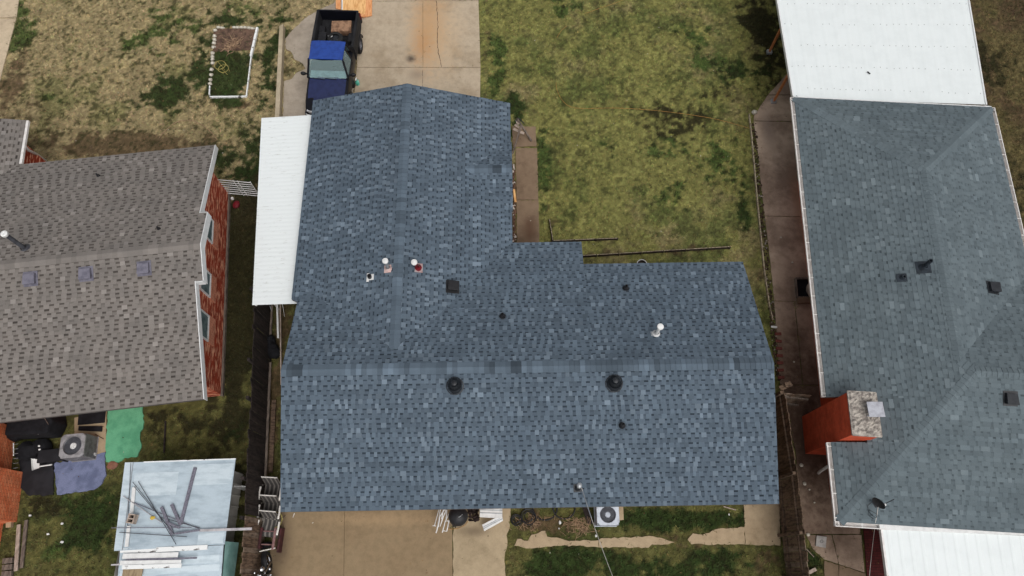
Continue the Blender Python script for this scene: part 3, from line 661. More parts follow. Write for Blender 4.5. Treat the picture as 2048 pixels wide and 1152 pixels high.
# patio cover, bottom right
a, b = at(1764, 1058, 2.42), at(2120, 1075, 2.42); d_, c_ = at(1788, 1240, 2.25), at(2150, 1245, 2.25)
t = thing('patio_cover', 'white metal patio cover against the south eave of the slate-grey house', 'patio cover', (11.4, .2, 0))
mb = MB(); ribbed(mb, a, b, c_, d_, .3, .008); mb.build('roof_panel', M['white_metal'], t, t.location)
mb = MB(); a2, b2 = at(1757.5, 1049, 2.46), at(2120, 1064, 2.46); mb.beam(a2, b2, .26, .07); mb.build('header_flashing', M['white'], t, t.location)
mb = MB(); mb.beam(a + Vector((-.03, 0, -.02)), d_ + Vector((-.03, 0, -.02)), .05, .12); mb.build('edge_trim', M['gutter'], t, t.location)
for k in (.1, .9):
    p = d_.lerp(c_, k); mb = MB(); mb.beam((p.x, p.y + .2, 0), (p.x, p.y + .2, 2.22), .08, .08); mb.build('post', M['white'], t, t.location)
# ------------------------------------------------------------------ ground
rs = np.random.RandomState(7)
_lat = rs.rand(256, 256)
def vnoise(x, y):
    xi = np.floor(x).astype(int); yi = np.floor(y).astype(int); fx = x - xi; fy = y - yi
    fx = fx * fx * (3 - 2 * fx); fy = fy * fy * (3 - 2 * fy)
    g = lambda i, j: _lat[i % 256, j % 256]
    return (g(xi, yi) * (1 - fx) + g(xi + 1, yi) * fx) * (1 - fy) + (g(xi, yi + 1) * (1 - fx) + g(xi + 1, yi + 1) * fx) * fy
def fbm(x, y, f, o=4):
    s = 0; a = 1; t = 0
    for k in range(o): s = s + a * vnoise(x * f + 17.3 * k, y * f + 9.1 * k); t += a; a *= .55; f *= 2.03
    return s / t
def sm(x, a, b): t = np.clip((x - a) / (b - a), 0, 1); return t * t * (3 - 2 * t)
# grass patches in the yards: (px, py, rx, ry (pixels), kind, strength); kinds of turf and bare soil, 'm' a shade-darkened moss
PATCH = [
 # left front yard: green clumps in straw
 (40, 60, 30, 40, 'g', 1.1), (25, 20, 40, 25, 'g', 1.0), (300, 30, 50, 25, 'g', .7), (300, 85, 55, 30, 'g', .95), (270, 80, 45, 30, 's', .5), (330, 190, 75, 40, 'd', 1.1), (290, 205, 50, 25, 'd', .8), (370, 60, 60, 30, 'g', .6),
 (462, 145, 44, 52, 'd', 2.2), (545, 120, 22, 100, 'd', 1.2), (470, 44, 70, 12, 'd', 1.1), (400, 120, 18, 90, 'd', 1.0), (460, 208, 60, 12, 's', 1.0), (455, 185, 26, 10, 'g', .7), (450, 90, 30, 40, 's', .5), (540, 150, 22, 80, 'g', .9), (540, 40, 60, 25, 'g', .7), (480, 20, 60, 18, 'g', .5), (400, 120, 16, 80, 'd', .5), (115, 195, 40, 15, 'g', .5),
 (15, 190, 24, 80, 's', 1.6), (30, 230, 70, 35, 's', .8), (250, 290, 170, 24, 's', 2.0), (110, 285, 80, 30, 's', .8), (400, 275, 60, 18, 's', .4), (500, 310, 30, 70, 'd', 1.2), (440, 320, 60, 30, 'd', .9), (460, 330, 40, 40, 'd', .6),
 (450, 340, 50, 30, 'd', .5), (470, 40, 70, 14, 's', .4),
 # right front yard
 (995, 130, 22, 70, 'g', 1.0), (975, 90, 12, 120, 's', .5), (1030, 225, 30, 45, 'd', .9), (1085, 320, 18, 110, 'g', .8), (1130, 15, 50, 25, 'g', 1.0), (1195, 18, 40, 25, 's', .45),
 (1390, 70, 45, 30, 'g', .8), (1410, 125, 50, 22, 'g', .9), (1470, 150, 60, 25, 'd', .8), (1350, 240, 70, 40, 'm', .9), (1390, 250, 40, 25, 's', .45), (1440, 190, 50, 25, 'm', .5), (1530, 60, 45, 110, 'm', 1.2), (1500, 150, 50, 40, 'd', .8),
 (1300, 300, 110, 28, 'g', .7), (1230, 290, 60, 20, 'd', .4), (1440, 330, 50, 60, 'g', .8), (1350, 390, 70, 40, 'g', .55), (1490, 430, 16, 90, 'd', .8), (1480, 300, 30, 40, 'g', .5), (1330, 500, 160, 16, 's', .55), (1200, 500, 60, 16, 's', .7), (1520, 560, 18, 60, 's', .5),
 (1100, 440, 18, 60, 's', .6), (1030, 420, 14, 100, 's', .9), (1500, 300, 12, 140, 's', .35),
 # beside the carport on the right
 (1960, 60, 60, 60, 's', .7), (2010, 190, 50, 60, 's', .35), (2020, 380, 40, 70, 'm', .7), (1985, 120, 60, 60, 'm', .6),
 # strips between houses: moss, with the shade of the gap painted in
 (482, 480, 36, 130, 'm', 2.2), (478, 640, 36, 170, 'm', 2.4), (470, 820, 40, 100, 'm', 1.0), (420, 860, 80, 40, 'm', .9), (470, 880, 40, 50, 'd', .5), (330, 840, 50, 30, 'm', .7), (485, 960, 30, 60, 'm', 1.2),
 (545, 800, 18, 260, 's', 1.4),
 # back yards
 (180, 1050, 45, 55, 'd', 1.7), (110, 1120, 60, 40, 'g', .6), (90, 1010, 60, 25, 'm', .6), (60, 1090, 30, 60, 's', .3), (215, 1090, 20, 60, 's', .35), (140, 1000, 30, 20, 'g', .5),
 (1080, 1045, 55, 25, 's', 1.0), (1140, 1050, 60, 22, 's', .7), (1060, 1050, 20, 12, 'm', .5), (1350, 1040, 150, 20, 'd', 1.9), (1270, 1050, 45, 18, 's', .6), (1120, 1130, 75, 28, 'd', 1.9), (1210, 1128, 60, 22, 'd', 1.6), (1300, 1140, 90, 24, 'd', 1.7), (1440, 1125, 60, 24, 'd', 1.4), (1240, 1105, 40, 14, 's', .4), (1530, 1120, 35, 30, 's', .8), (1025, 1130, 18, 40, 's', .6), (1390, 1090, 130, 10, 's', .5),
 (1625, 1120, 20, 28, 'd', 1.0), (1340, 1075, 22, 12, 's', .8),
]
PW = []
for (px, py, rx, ry, k, st) in PATCH:
    c = at(px, py); ex = at(px + rx, py); ey = at(px, py - ry)
    PW.append((c.x, c.y, abs(ex.x - c.x), abs(ey.y - c.y), k, st))
def masks(x, y):
    m = {'g': 0 * x, 'd': 0 * x, 's': 0 * x, 'm': 0 * x}
    for (cx, cy, rx, ry, k, st) in PW:
        d2 = ((x - cx) / rx) ** 2 + ((y - cy) / ry) ** 2
        m[k] = np.maximum(m[k], st * np.exp(-d2 * .9))
    return m
T = lambda *c: np.array(lin(*c))
C_STRAW, C_OLIVE, C_GREEN, C_DARK, C_SOIL, C_MOSS_SHADE = T(147, 132, 98), T(119, 117, 68), T(74, 90, 46), T(50, 64, 32), T(92, 75, 56), T(50, 47, 29)  # moss colour also carries the shade of the gaps between houses
def turf(x, y):
    """colour and lushness of the turf at x, y"""
    m = masks(x, y); N = lambda f, o, dx=0, dy=0: (fbm(x + dx, y + dy, f, o) - .5) * 3.2
    n1 = N(.9, 4); n2 = N(2.6, 4, 50, 31); n3 = N(.35, 3, 9, -40); n4 = N(5.5, 3, -20, 80); n5 = N(11., 2, 33, 12)
    left = sm(-x, 4.5, 6.5) * sm(y, 10.5, 12.5); back = sm(-y, -4.0, -1.5); back = np.maximum(back, sm(-x, 5.0, 7.0) * sm(-y, -12.0, -9.5))
    east = sm(x, 14, 16.0); front = (1 - left) * (1 - back) * (1 - east)
    col = C_OLIVE[None, :] + 0 * x[:, None]
    mixc = lambda c, w_: col * (1 - w_[:, None]) + c[None, :] * w_[:, None]
    col = mixc(C_STRAW * .55 + C_SOIL * .2 + C_OLIVE * .25, sm(n3 + .5 * n2 + .3 * n4, -.1, .9) * .85)
    col = mixc(C_GREEN * .55 + C_OLIVE * .35, sm(n1 + .5 * n3 + .5 * n2 + .4 * n4, -.2, .8) * .85)
    col = mixc(C_STRAW, left * (.95 - .5 * sm(n1 + .4 * n3 + .5 * n4, .15, .8)))
    col = mixc(C_MOSS_SHADE * .6 + C_OLIVE * .4, back * .85)
    col = mixc(C_GREEN * .5 + C_MOSS_SHADE * .5, back * .6 * sm(n1 + .6 * n2, .1, .8))
    col = mixc(C_SOIL * .75 + C_MOSS_SHADE * .25, east * (.75 + .25 * sm(n1, -.2, .6)))
    w_ = lambda k, lo=.42, hi=.95: sm(m[k] * (1 + .35 * n1) + (.55 * n2 + .42 * n4 + .15 * n1) * np.minimum(1, m[k] * 2.2), lo, hi)
    s_, m_, g_, d_ = w_('s') * .85, w_('m', .25, .8) * .95, w_('g') * .92, w_('d') * .95
    col = mixc(C_SOIL, s_); col = mixc(C_MOSS_SHADE, m_); col = mixc(C_GREEN, g_); col = mixc(C_DARK, d_)
    lush = np.clip(g_ + d_ + .6 * m_, 0, 1)
    # small dark clumps scattered through the straw
    spk = sm(n4 * .65 + n5 * .75 + n2 * .2 + .15 * n1, .28, .62) * (.50 + .2 * left)
    col = mixc(C_DARK * .55 + C_SOIL * .35, spk)
    spk2 = sm(n5 * .9 + n4 * .4, .45, .9) * .45
    col = col * (1 + .55 * sm(-n5 - .4 * n4, .15, .9) * (1 - .7 * lush) - .3 * spk2 - .35 * lush * sm(n5, 0, .5))[:, None]
    return col, lush, s_
def axis(lo, hi, st, far):
    a = list(np.arange(lo, hi + st, st)); k = st; b = a[-1]
    up = []
    while b < far: k *= 1.14; b += k; up.append(b)
    k = st; c = a[0]; dn = []
    while c > -far: k *= 1.14; c -= k; dn.append(c)
    return np.array(dn[::-1] + a + up)
ax_, ay_ = axis(-21.5, 22, .06, 320), axis(-6.0, 24.5, .06, 320)
gx, gy = np.meshgrid(ax_, ay_); gx, gy = gx.ravel(), gy.ravel()
gc, gl, gs = turf(gx, gy)
gz = (fbm(gx, gy, 3.0, 3) - .5) * .03; gz[(np.abs(gx) > 22) | (gy > 25) | (gy < -3)] = 0
nx, ny = len(ax_), len(ay_)
me = bpy.data.meshes.new('ground')
idx = (np.arange(ny - 1)[:, None] * nx + np.arange(nx - 1)[None, :]).ravel()
quads = np.stack([idx, idx + 1, idx + nx + 1, idx + nx], 1)
me.vertices.add(nx * ny); me.vertices.foreach_set('co', np.stack([gx, gy, gz], 1).astype(np.float32).ravel())
me.loops.add(quads.size); me.loops.foreach_set('vertex_index', quads.ravel().astype(np.int32))
me.polygons.add(len(quads)); me.polygons.foreach_set('loop_start', (np.arange(len(quads)) * 4).astype(np.int32)); me.polygons.foreach_set('loop_total', np.full(len(quads), 4, np.int32))
me.update(calc_edges=True)
a_ = me.attributes.new('Col', 'FLOAT_COLOR', 'POINT'); arr = np.ones((nx * ny, 4), np.float32); arr[:, :3] = gc; a_.data.foreach_set('color', arr.ravel())
M['turf'] = mat_attr('turf_ground', 1.0, .35, 38, .1, .6)
me.materials.append(M['turf']); g = bpy.data.objects.new('ground', me); link(g); tag(g, 'straw and olive lawn with dark clumps and bare soil', 'ground', kind='structure')
# ------------------------------------------------------------------ paving
ZG = .022
def slab(name, pix, mt, z1=.035, jag=0, seed=0, label=None, z0=-.06, kind='structure', world=False):
    pts = [(p[0], p[1]) if world else (at(*p).x, at(*p).y) for p in pix]
    if jag:
        rg = random.Random(seed); out = []
        for i in range(len(pts)):
            p, q = Vector(pts[i]), Vector(pts[(i + 1) % len(pts)]); L = (q - p).length; n = max(1, int(L / .10)); nn = Vector((-(q - p).y, (q - p).x)).normalized() if L > 0 else Vector((0, 0))
            for k in range(n): out.append(tuple(p.lerp(q, k / n) + (nn * rg.uniform(-jag, jag) if k else Vector((0, 0)))))
        pts = out
    mb = MB(); mb.prism(pts, z0, z1); o = mb.build(name, mt, bevel=0.0)
    SLABS.append(pts); tag(o, label, name.replace('_', ' ') if label else None, kind=kind); return o
SLABS = []
P = lambda x, y: (at(x, y).x, at(x, y).y)
rc_, oc_ = P(848, 70), P(822, 118)
rust = lin(176, 130, 80)
M['drive'] = mat_concrete('driveway_concrete', lin(182, 166, 144), lin(156, 139, 116), stain_tones=[(rc_[0] + .5, rc_[1], 1.5, 3.2, lin(184, 154, 118), .5), (rc_[0] + .1, rc_[1] + .6, 1.0, 3.6, rust, .5), (rc_[0] - .05, rc_[1] - .6, .55, 1.2, lin(170, 120, 72), .4), (oc_[0], oc_[1], .30, .28, lin(70, 60, 54), .9), (P(834, 150)[0], P(834, 150)[1], .5, .4, lin(120, 108, 96), .5)])
M['apron'] = mat_concrete('side_parking_concrete', lin(172, 160, 145), lin(146, 134, 120))
M['patio'] = mat_concrete('patio_concrete', lin(146, 127, 100), lin(136, 116, 90), lo=.3, hi=.9, stain_tones=[(P(560, 1090)[0], P(560, 1090)[1], .5, 1.2, lin(78, 64, 52), .8), (P(760, 1040)[0], P(760, 1040)[1], 2.6, .25, lin(166, 142, 110), .5)])
M['patio2'] = mat_concrete('pale_patio_concrete', lin(176, 158, 130), lin(148, 132, 106), stain_tones=[(P(950, 1062)[0], P(950, 1062)[1], .7, .25, lin(104, 90, 74), .7)])
M['walk'] = mat_concrete('old_walk_concrete', lin(176, 156, 128), lin(150, 130, 104))
M['path'] = mat_concrete('brown_path_concrete', lin(132, 112, 92), lin(104, 86, 70), stain_tones=[(P(1060, 460)[0], P(1060, 460)[1], .4, .8, lin(84, 58, 44), .7)])
M['side'] = mat_concrete('stained_side_path', lin(190, 168, 148), lin(146, 126, 110), lo=.38, hi=.62, stain_tones=[(P(1595, 400)[0], P(1595, 400)[1], .35, 2.5, lin(140, 110, 86), .6), (P(1535, 260)[0], P(1535, 260)[1], .4, 1.2, lin(140, 124, 112), .7), (P(1610, 860)[0], P(1610, 860)[1], 1.9, 6.2, lin(66, 48, 38), .95)])  # last ellipse turns the southern stretch a deep brown
M['sidewalk'] = mat_concrete('sidewalk_concrete', lin(196, 178, 152), lin(176, 158, 134))
# driveway, cut into slabs by its joints
Yt = 25.0
def wpt(*p): q = at(*p); return (q.x, q.y)
L0, R0 = wpt(719, 4), wpt(957, 2); L1, R1 = wpt(714, 136), wpt(961, 136)
xm0, xm1 = wpt(846, 3), wpt(846, 136)
j = .012
slab('driveway', [(L0[0], Yt), (R0[0], Yt), (R0[0], R0[1] + j), (L0[0], L0[1] + j)], M['drive'], world=True, label='pale concrete driveway stained with rust')
slab('driveway', [(L0[0], L0[1] - j), (xm0[0] - j / 2, xm0[1] - j), (xm1[0] - j / 2, xm1[1] + j), (L1[0], L1[1] + j)], M['drive'], world=True, label='pale concrete driveway stained with rust')
slab('driveway', [(xm0[0] + j / 2, xm0[1] - j), (R0[0], R0[1] - j), (R1[0], R1[1] + j), (xm1[0] + j / 2, xm1[1] + j)], M['drive'], world=True, label='pale concrete driveway stained with rust')
slab('driveway', [(L1[0], L1[1] - j), (R1[0], R1[1] - j), (R1[0] + .02, 14.8), (L1[0] + .02, 14.8)], M['drive'], world=True, label='pale concrete driveway stained with rust')
# cracks
def crack(pix, wd, name='crack', z=.0365, seed=1, lab='thin dark crack running across the driveway concrete'):
    rg = random.Random(seed); mb = MB(); pts = []
    for i in range(len(pix) - 1):
        a, b = at(*pix[i]), at(*pix[i + 1]); n = max(2, int((b - a).length / .12))
        for k in range(n): pts.append(a.lerp(b, k / n) + Vector((rg.uniform(-.02, .02), rg.uniform(-.02, .02), 0)))
    pts.append(at(*pix[-1]))
    for i in range(len(pts) - 1):
        w0, w1 = wd * rg.uniform(.3, 1.2), wd * rg.uniform(.3, 1.2); p, q = pts[i], pts[i + 1]; s = Vector((-(q - p).y, (q - p).x, 0)).normalized()
        mb.face([p + s * w0 + Vector((0, 0, z)), p - s * w0 + Vector((0, 0, z)), q - s * w1 + Vector((0, 0, z)), q + s * w1 + Vector((0, 0, z))])
    o = mb.build(name, M['crackm']); tag(o, lab, 'crack', kind='structure'); return o
M['crackm'] = mat('crack_dirt', lin(70, 56, 46), lin(96, 80, 66), rough=1)
crack([(873, 3), (876, 50), (875, 95), (879, 118), (884, 136)], .013)
crack([(846, 140), (845, 160), (846, 175)], .008, seed=4)
# side parking slab with its broken bite of soil
slab('parking_slab', [(571, 78), (585, 62), (610, 38), (640, 20), (668, 8), (690, -30), (706, -30), (709, 130), (706, 230), (566, 245), (568, 164), (585, 158), (592, 148), (612, 138), (606, 128), (590, 120), (583, 105), (572, 98)], M['apron'], jag=.02, seed=3, label='side parking slab with a broken edge beside the driveway')
slab('sidewalk', [(-160, -40), (44, -40), (34, 36), (-160, 36)], M['sidewalk'], label='pale tan sidewalk at the top left corner')
slab('sidewalk', [(-160, 38), (33.5, 38), (22, 80), (-12, 210), (-160, 210)], M['sidewalk'], label='pale tan sidewalk at the top left corner')
slab('patio', [(548, 990), (689.7, 990), (684.5, 1420), (522, 1420)], M['patio'], label='tan concrete patio behind the house', jag=.0)
slab('patio', [(690.3, 990), (904.2, 990), (907.0, 1420), (685.2, 1420)], M['patio'], label='tan concrete patio behind the house')
slab('patio', [(906, 990), (1021, 990), (1020, 1052), (1013, 1070), (1015, 1090), (1009, 1115), (1011, 1150), (1006, 1420), (908.6, 1420)], M['patio2'], jag=.02, seed=6, label='paler concrete patio slab at the right of the tan one')
Z6 = lambda l: [(1000 + x / 3.657, 900 + y / 3.657) for x, y in l]
slab('walkway', Z6([(105, 700), (125, 650), (205, 665), (230, 620), (330, 590), (345, 635), (415, 640), (500, 665), (640, 660), (722, 660), (722, 712), (560, 700), (420, 700), (320, 710), (215, 720)]), M['walk'], jag=.022, seed=8, label='ragged concrete walk half grown over by grass')
slab('walkway', Z6([(725, 655), (740, 645), (930, 640), (1090, 628), (1200, 650), (1280, 675), (1230, 690), (1110, 690), (1085, 715), (725, 712)]), M['walk'], jag=.022, seed=9, label='ragged concrete walk half grown over by grass')
slab('walkway', Z6([(1370, 655), (1410, 610), (1480, 620), (1600, 575), (1786, 565), (1788, 690), (1640, 690), (1400, 690)]), M['walk'], jag=.022, seed=10, label='ragged concrete walk half grown over by grass')
slab('walkway', Z6([(1780, 340), (2040, 340), (2048, 700), (1792, 692)]), M['walk'], jag=.012, seed=12, label='square end slab of the walk by the right fence')
slab('path', [(1024, 253), (1071, 254), (1073, 293), (1026, 294)], M['path'], jag=.012, seed=13, label='brown concrete path along the porch')
slab('path', [(1031, 297), (1074, 297), (1077, 400), (1033, 400)], M['path'], jag=.012, seed=14, label='brown concrete path along the porch')
slab('path', [(1033, 401.5), (1077, 401.5), (1079, 500), (1034, 500)], M['path'], jag=.012, seed=15, label='brown concrete path along the porch')
# side path between the houses: slabs with open joints
SP = [[(1578, 143), (1640, 143), (1640, 190), (1536, 190), (1560, 164)], [(1535, 191.5), (1640, 191.5), (1650, 244), (1507, 242), (1508, 232)], [(1507, 243.5), (1650, 246), (1652, 435), (1529, 432), (1522, 375), (1515, 300)], [(1529, 433.5), (1652, 436.5), (1668, 604), (1548, 602), (1540, 520)],
      [(1548, 603.5), (1588, 604), (1604, 770), (1560, 770)], [(1589.5, 604), (1668, 605.5), (1690, 770), (1605.5, 770)], [(1560, 771.5), (1690, 772), (1720, 1068), (1608, 1068), (1590, 900)]]
for i, q in enumerate(SP): slab('side_path', q, M['side'], jag=.008, seed=30 + i, label='stained concrete side path between the houses')
slab('side_path', [(1612, 1070), (1662, 1070), (1676, 1128), (1648, 1119), (1625, 1098)], M['side'], jag=.01, seed=41, label='stained concrete side path between the houses')
slab('side_path', [(1664, 1070), (1722, 1070), (1728, 1145), (1677, 1128)], M['side'], jag=.01, seed=42, label='stained concrete side path between the houses')
slab('side_path', [(1648, 1121), (1676, 1130), (1673, 1420), (1648, 1420)], M['path'], jag=.01, seed=43, label='paler slab at the south end of the side path')
slab('side_path', [(1677.5, 1130), (1730, 1147), (1752, 1420), (1674.5, 1420)], M['path'], jag=.01, seed=44, label='paler slab at the south end of the side path')
M['redpave'] = mat_brick('dark_red_paving', lin(92, 40, 40), lin(74, 32, 34), lin(50, 34, 32))
slab('paving', [(1724, 1030), (1790, 1030), (1830, 1420), (1753.5, 1420)], M['redpave'], label='dark red brick paving beside the patio cover')
SLABS.append([P(1790, 1000), P(2100, 1000), P(2100, 1210), P(1800, 1210)])
slab('equipment_pad', [(150, 836), (214, 822), (212, 905), (150, 918)], M['walk'], label='pale concrete pad under the black mats and condenser')
def carpet(name, pix, mt, lab, seed, z=.05):
    o = slab(name, pix, mt, z1=z, jag=.03, seed=seed, z0=.0, kind=None); tag(o, lab, name.replace('_', ' ')); return o
M['green_carpet'] = mat('green_turf_carpet', lin(104, 172, 134), lin(86, 154, 118), scale=3, rough=1, fine=.2, scale2=50)
M['blue_mat'] = mat('blue_grey_carpet', lin(118, 126, 156), lin(96, 104, 132), scale=3, rough=1, fine=.2, scale2=40)
M['tarp'] = mat('black_sheeting', (.010, .010, .013), (.018, .018, .022), scale=3, rough=.7)
carpet('green_carpet', [(217, 800), (285, 800), (288, 850), (281, 872), (284, 896), (276, 914), (250, 916), (238, 925), (213, 924)], M['green_carpet'], 'bright green carpet remnant with a ragged edge lying on the ground', 51)
carpet('blue_carpet', [(108, 928), (150, 918), (212, 905), (214, 950), (205, 968), (188, 980), (150, 984), (116, 990)], M['blue_mat'], 'faded blue-grey carpet remnant lying on the grass', 52)
carpet('black_sheet', [(40, 900), (112, 905), (108, 990), (60, 992), (42, 975)], M['tarp'], 'black plastic sheet spread on the grass by the brick chimney', 53)
# ------------------------------------------------------------------ grass tufts
def inside(px, py, poly):
    c = np.zeros(len(px), bool); n = len(poly)
    for i in range(n):
        x1, y1 = poly[i][:2]; x2, y2 = poly[(i + 1) % n][:2]
        k = ((y1 > py) != (y2 > py)) & (px < (x2 - x1) * (py - y1) / (y2 - y1 + 1e-12) + x1); c ^= k
    return c
def hl(o, a, pts): c, s = math.cos(a), math.sin(a); return [(o[0] + c * x - s * y, o[1] + s * x + c * y) for x, y in pts]
BLOCK = [hl((0, 0), YAW, [(-5.95, 2.1), (7.0, 2.1), (7.0, 8.6), (-.3, 8.6), (-.3, 14.8), (-6.2, 14.8), (-6.2, 8)]),
         hl((-10.16, 13.54), R(6.8), [(-13, -8.4), (-.42, -8.4), (-.42, -.45), (-13, -.45)]), hl((9.94, 15.51), R(-3.5), [(.42, -13.8), (13, -13.8), (13, -6), (6.4, -6), (6.4, -.4), (.42, -.4)])]
NT = 350000
tx, ty = rs.uniform(-21, 22, NT), rs.uniform(-5.5, 24, NT)
# keep what the view can reach, thin where it is bare
keep = np.ones(NT, bool)
jx, jy = rs.normal(0, .035, NT), rs.normal(0, .035, NT); tz = np.zeros(NT)
for poly in SLABS: keep &= ~inside(tx + jx, ty + jy, poly); tz[inside(tx, ty, poly)] = .022
for poly in BLOCK: keep &= ~inside(tx, ty, poly)
tx, ty, tz = tx[keep], ty[keep], tz[keep]
tc_, tl, ts = turf(tx, ty)
keep = rs.rand(len(tx)) < (.9 - .65 * ts); tx, ty, tz, tc_, tl = tx[keep], ty[keep], tz[keep], tc_[keep], tl[keep]; n = len(tx)
hgt = (.028 + .03 * tl + .03 * rs.rand(n) ** 3); wid = .010 + .012 * rs.rand(n); 
V = np.zeros((n, 2, 3, 3), np.float32); 
for b in range(2):
    an = rs.uniform(0, 6.283, n); le = hgt * rs.uniform(.5, 1.9, n); ca, sa = np.cos(an), np.sin(an); ox, oy = rs.normal(0, .02, n), rs.normal(0, .02, n)
    V[:, b, 0] = np.stack([tx + ox - sa * wid, ty + oy + ca * wid, tz], 1); V[:, b, 1] = np.stack([tx + ox + sa * wid, ty + oy - ca * wid, tz], 1); V[:, b, 2] = np.stack([tx + ox + ca * le, ty + oy + sa * le, tz + hgt], 1)
V = V.reshape(-1, 3); me = bpy.data.meshes.new('grass'); nf = len(V) // 3
me.vertices.add(len(V)); me.vertices.foreach_set('co', V.ravel()); me.loops.add(len(V)); me.loops.foreach_set('vertex_index', np.arange(len(V), dtype=np.int32))
me.polygons.add(nf); me.polygons.foreach_set('loop_start', np.arange(nf, dtype=np.int32) * 3); me.polygons.foreach_set('loop_total', np.full(nf, 3, np.int32)); me.update(calc_edges=True)
cc = np.repeat(tc_ * (.70 + .6 * rs.rand(n, 1)) * (1 + .08 * rs.randn(n, 3)), 2, 0).clip(.005, .8); arr = np.ones((nf, 4), np.float32); arr[:, :3] = cc
a_ = me.attributes.new('Col', 'FLOAT_COLOR', 'FACE'); a_.data.foreach_set('color', arr.ravel())
M['grass'] = mat_attr('grass_blades', .9, .05, 5, .15, 0); me.materials.append(M['grass'])
o = bpy.data.objects.new('grass', me); link(o); tag(o, 'short straw and green grass covering the yards', 'grass', kind='stuff')
M['conc_curb'] = mat_concrete('kerb_concrete', lin(184, 170, 146), lin(160, 146, 122))
M['soil'] = mat('bare_soil', lin(112, 88, 74), lin(74, 58, 48), scale=5, rough=1, fine=.35, scale2=30, bump=.6)
M['stone'] = mat('whitewashed_stone', lin(200, 194, 180), lin(146, 140, 126), scale=6, rough=.9)
M['deadwood'] = mat('dead_stems', lin(168, 140, 112), lin(120, 96, 78), rough=1)
M['yellow_wire'] = mat('yellow_wire', lin(176, 164, 96), lin(150, 138, 80), rough=.6)
# ------------------------------------------------------------------ pickup truck
M['navy'] = mat('navy_paint', lin(36, 44, 82), lin(31, 38, 72), rough=.25, spec=.5, fine=.04)
M['navy_dark'] = mat('dark_body_paint', lin(15, 16, 24), lin(11, 12, 18), rough=.4, spec=.25, fine=.04)
M['blue_roof'] = mat('blue_cab_roof', lin(34, 66, 142), lin(28, 56, 126), rough=.35, spec=.5, fine=.05)  # a more saturated blue than the hood
M['tyre'] = mat('tyre_rubber', (.012, .012, .012), (.02, .02, .02), rough=.9)
M['rim'] = mat('wheel_steel', (.3, .3, .32), (.18, .18, .2), rough=.35, metal=.7)
M['bedliner'] = mat('black_bed_liner', (.009, .009, .011), (.018, .018, .02), rough=.8)
M['chrome'] = mat('chrome', (.6, .61, .63), (.5, .5, .52), rough=.15, metal=1.0, fine=0)
M['lamp'] = mat('lamp_lens', (.6, .6, .62), (.45, .45, .47), rough=.12, spec=.6)
M['seat'] = mat('grey_seat_cloth', lin(96, 108, 116), lin(76, 88, 96), rough=.9)
M['dash'] = mat('sun_faded_dash', lin(150, 172, 176), lin(120, 142, 148), rough=.7)
def glass_mat(name, tint, sky_sheen, op):
    m, t, b = _nodes(name); out = t.nodes['Material Output']
    b.inputs['Base Color'].default_value = (*sky_sheen, 1); b.inputs['Roughness'].default_value = .06; b.inputs['Specular IOR Level'].default_value = 1.0
    tr = t.nodes.new('ShaderNodeBsdfTransparent'); tr.inputs['Color'].default_value = (*tint, 1); mx = t.nodes.new('ShaderNodeMixShader'); mx.inputs[0].default_value = op
    t.links.new(tr.outputs[0], mx.inputs[1]); t.links.new(b.outputs[0], mx.inputs[2]); t.links.new(mx.outputs[0], out.inputs['Surface']); return m
M['auto_glass'] = glass_mat('tinted_windscreen', (.80, .92, .92), lin(166, 192, 194), .36)  # pale teal diffuse share stands in for sky reflected in the glass
